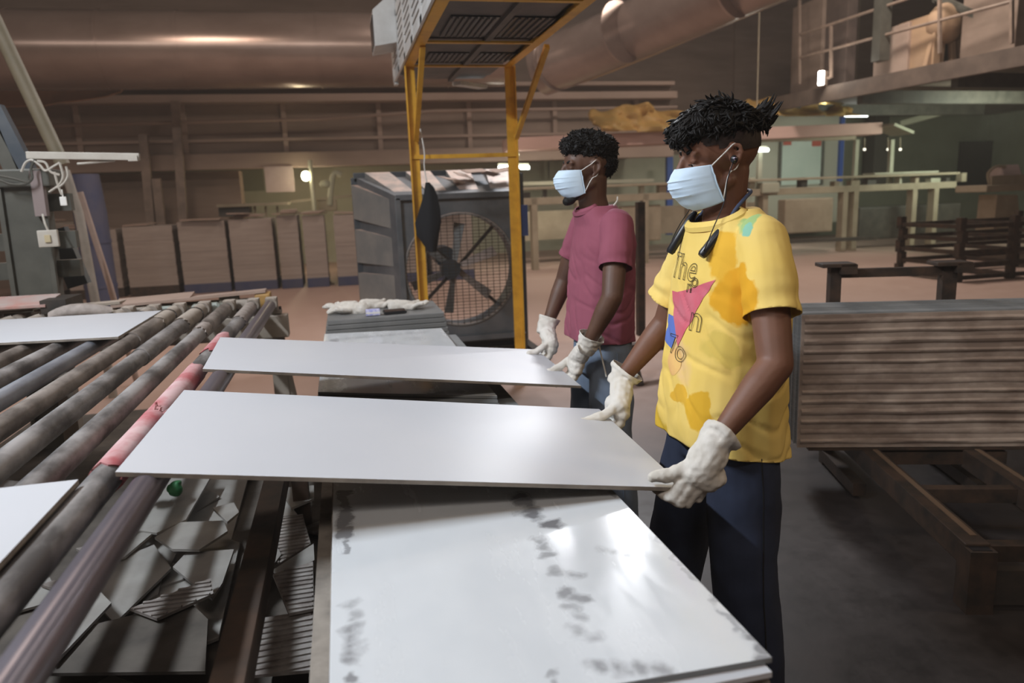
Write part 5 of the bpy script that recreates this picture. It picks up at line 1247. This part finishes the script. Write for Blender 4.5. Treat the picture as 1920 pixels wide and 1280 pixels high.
# ---------------------------------------------------------------- the farther man, maroon shirt
L2 = V((1.02, 2.85, 0))
def loc2(X, Y, Z): return (L2.x-X, L2.y-Y, Z)
H2 = head_mat((.056, .010, 1.594), .02, .02)
EA = (.818, 2.715, .808); EB = (.800, 3.02, .830)
WL2, EL2, WR2, ER2 = (.880, 2.62, .935), (.965, 2.575, 1.12), (.845, 3.08, .930), (.945, 3.11, 1.135)
J2 = dict(neck=(.025, 0, 1.445), shL=(-.012, .165, 1.375), shR=(.02, -.165, 1.375), elL=loc2(*EL2), elR=loc2(*ER2), wrL=loc2(*WL2), wrR=loc2(*WR2), haL=loc2(.86, 2.68, .86), haR=loc2(.835, 3.04, .87))
legs2 = dict(L=((.0, .095, .88), (.0, .115, .48), (-.03, .12, .085), (.10, .14, .04)), R=((.0, -.095, .88), (.03, -.11, .48), (.03, -.115, .085), (.16, -.14, .04)))
hem2 = [(.012, 0, .128, .180, .84), (.010, 0, .124, .176, .98), (.004, 0, .118, .174, 1.10), (-.004, 0, .120, .180, 1.22), (-.010, 0, .118, .186, 1.30), (-.010, 0, .102, .165, 1.375), (.012, 0, .088, .118, 1.42), (.020, 0, .078, .085, 1.455)]
e2L, e2R = V(J2['elL']), V(J2['elR'])
sl2 = dict(L=([(-.012, .155, 1.375), V((-.010, .168, 1.368)).lerp(e2L, .3), V((-.012, .168, 1.368)).lerp(e2L, .60)], [.066, .066, .064]), R=([(.012, -.155, 1.375), V((.015, -.165, 1.368)).lerp(e2R, .3), V((.015, -.165, 1.368)).lerp(e2R, .58)], [.064, .064, .062]))
p2, shirt2 = person('person', 'person in a maroon t-shirt, blue jeans and face mask holding the farther tile', L2, m_skin2, H2, J2, m_pink, m_jean, legs2, hem2, sl2,
                    dict(hem=.915, hemtilt=.06, waist=1.0, leg=.95, seam=m_jean, wrinkle=.0065, slim=1.05))
W2 = M.Translation(L2) @ Euler((0, 0, PI)).to_matrix().to_4x4(); W2i = W2.inverted()
face_mask(p2, H2, -.006, .004)
rng = random.Random(9)
hair_mass('hair', H2, m_hair, p2, [((-.022, 0, .078), (.106, .084, .066)), ((.045, 0, .092), (.056, .070, .042)), ((-.072, 0, .030), (.050, .068, .066)), ((.01, 0, .118), (.07, .06, .034))],
          2600, .014, rng, lambda c: (.1, 0, 0), lambda c: c.z > (.050 if c.x > -.01 else -.03), .0026, 1.2, .9, .008)
mb = MB()
for s in (-1, 1): mb.chain([H2 @ V((.03, s*.052, -.075)), H2 @ V((.070, s*.030, -.107)), H2 @ V((.088, 0, -.118))], [.010, .014, .018], 10)
mb.ell(H2 @ V((.078, 0, -.115)), (.026, .026, .018), H2.to_3x3())
fused('beard', mb, .004, 2, m_hair, p2, lambda p, n: p+n*.002*noise.noise(p*120))
edge_grip(p2, W2i, EA, WL2, EL2, 1, .16, cuff=.042, flare=.050)
edge_grip(p2, W2i, EB, WR2, ER2, -1, .16, cuff=.050, flare=.047)
MB().tube(catmull([(-.062, .035, 1.485), (-.050, .062, 1.470), (-.030, .076, 1.452)]), .003, 6).build('earphone_cord', m_white, p2, True, True)
MB().tube(catmull([loc2(*at(x, y, 2.650-.004*k)) for k, (x, y) in enumerate(((1121, 634), (1126, 660), (1132, 685), (1137, 706)))]), .003, 6).build('hanging_cord', m_white, p2, True, True)
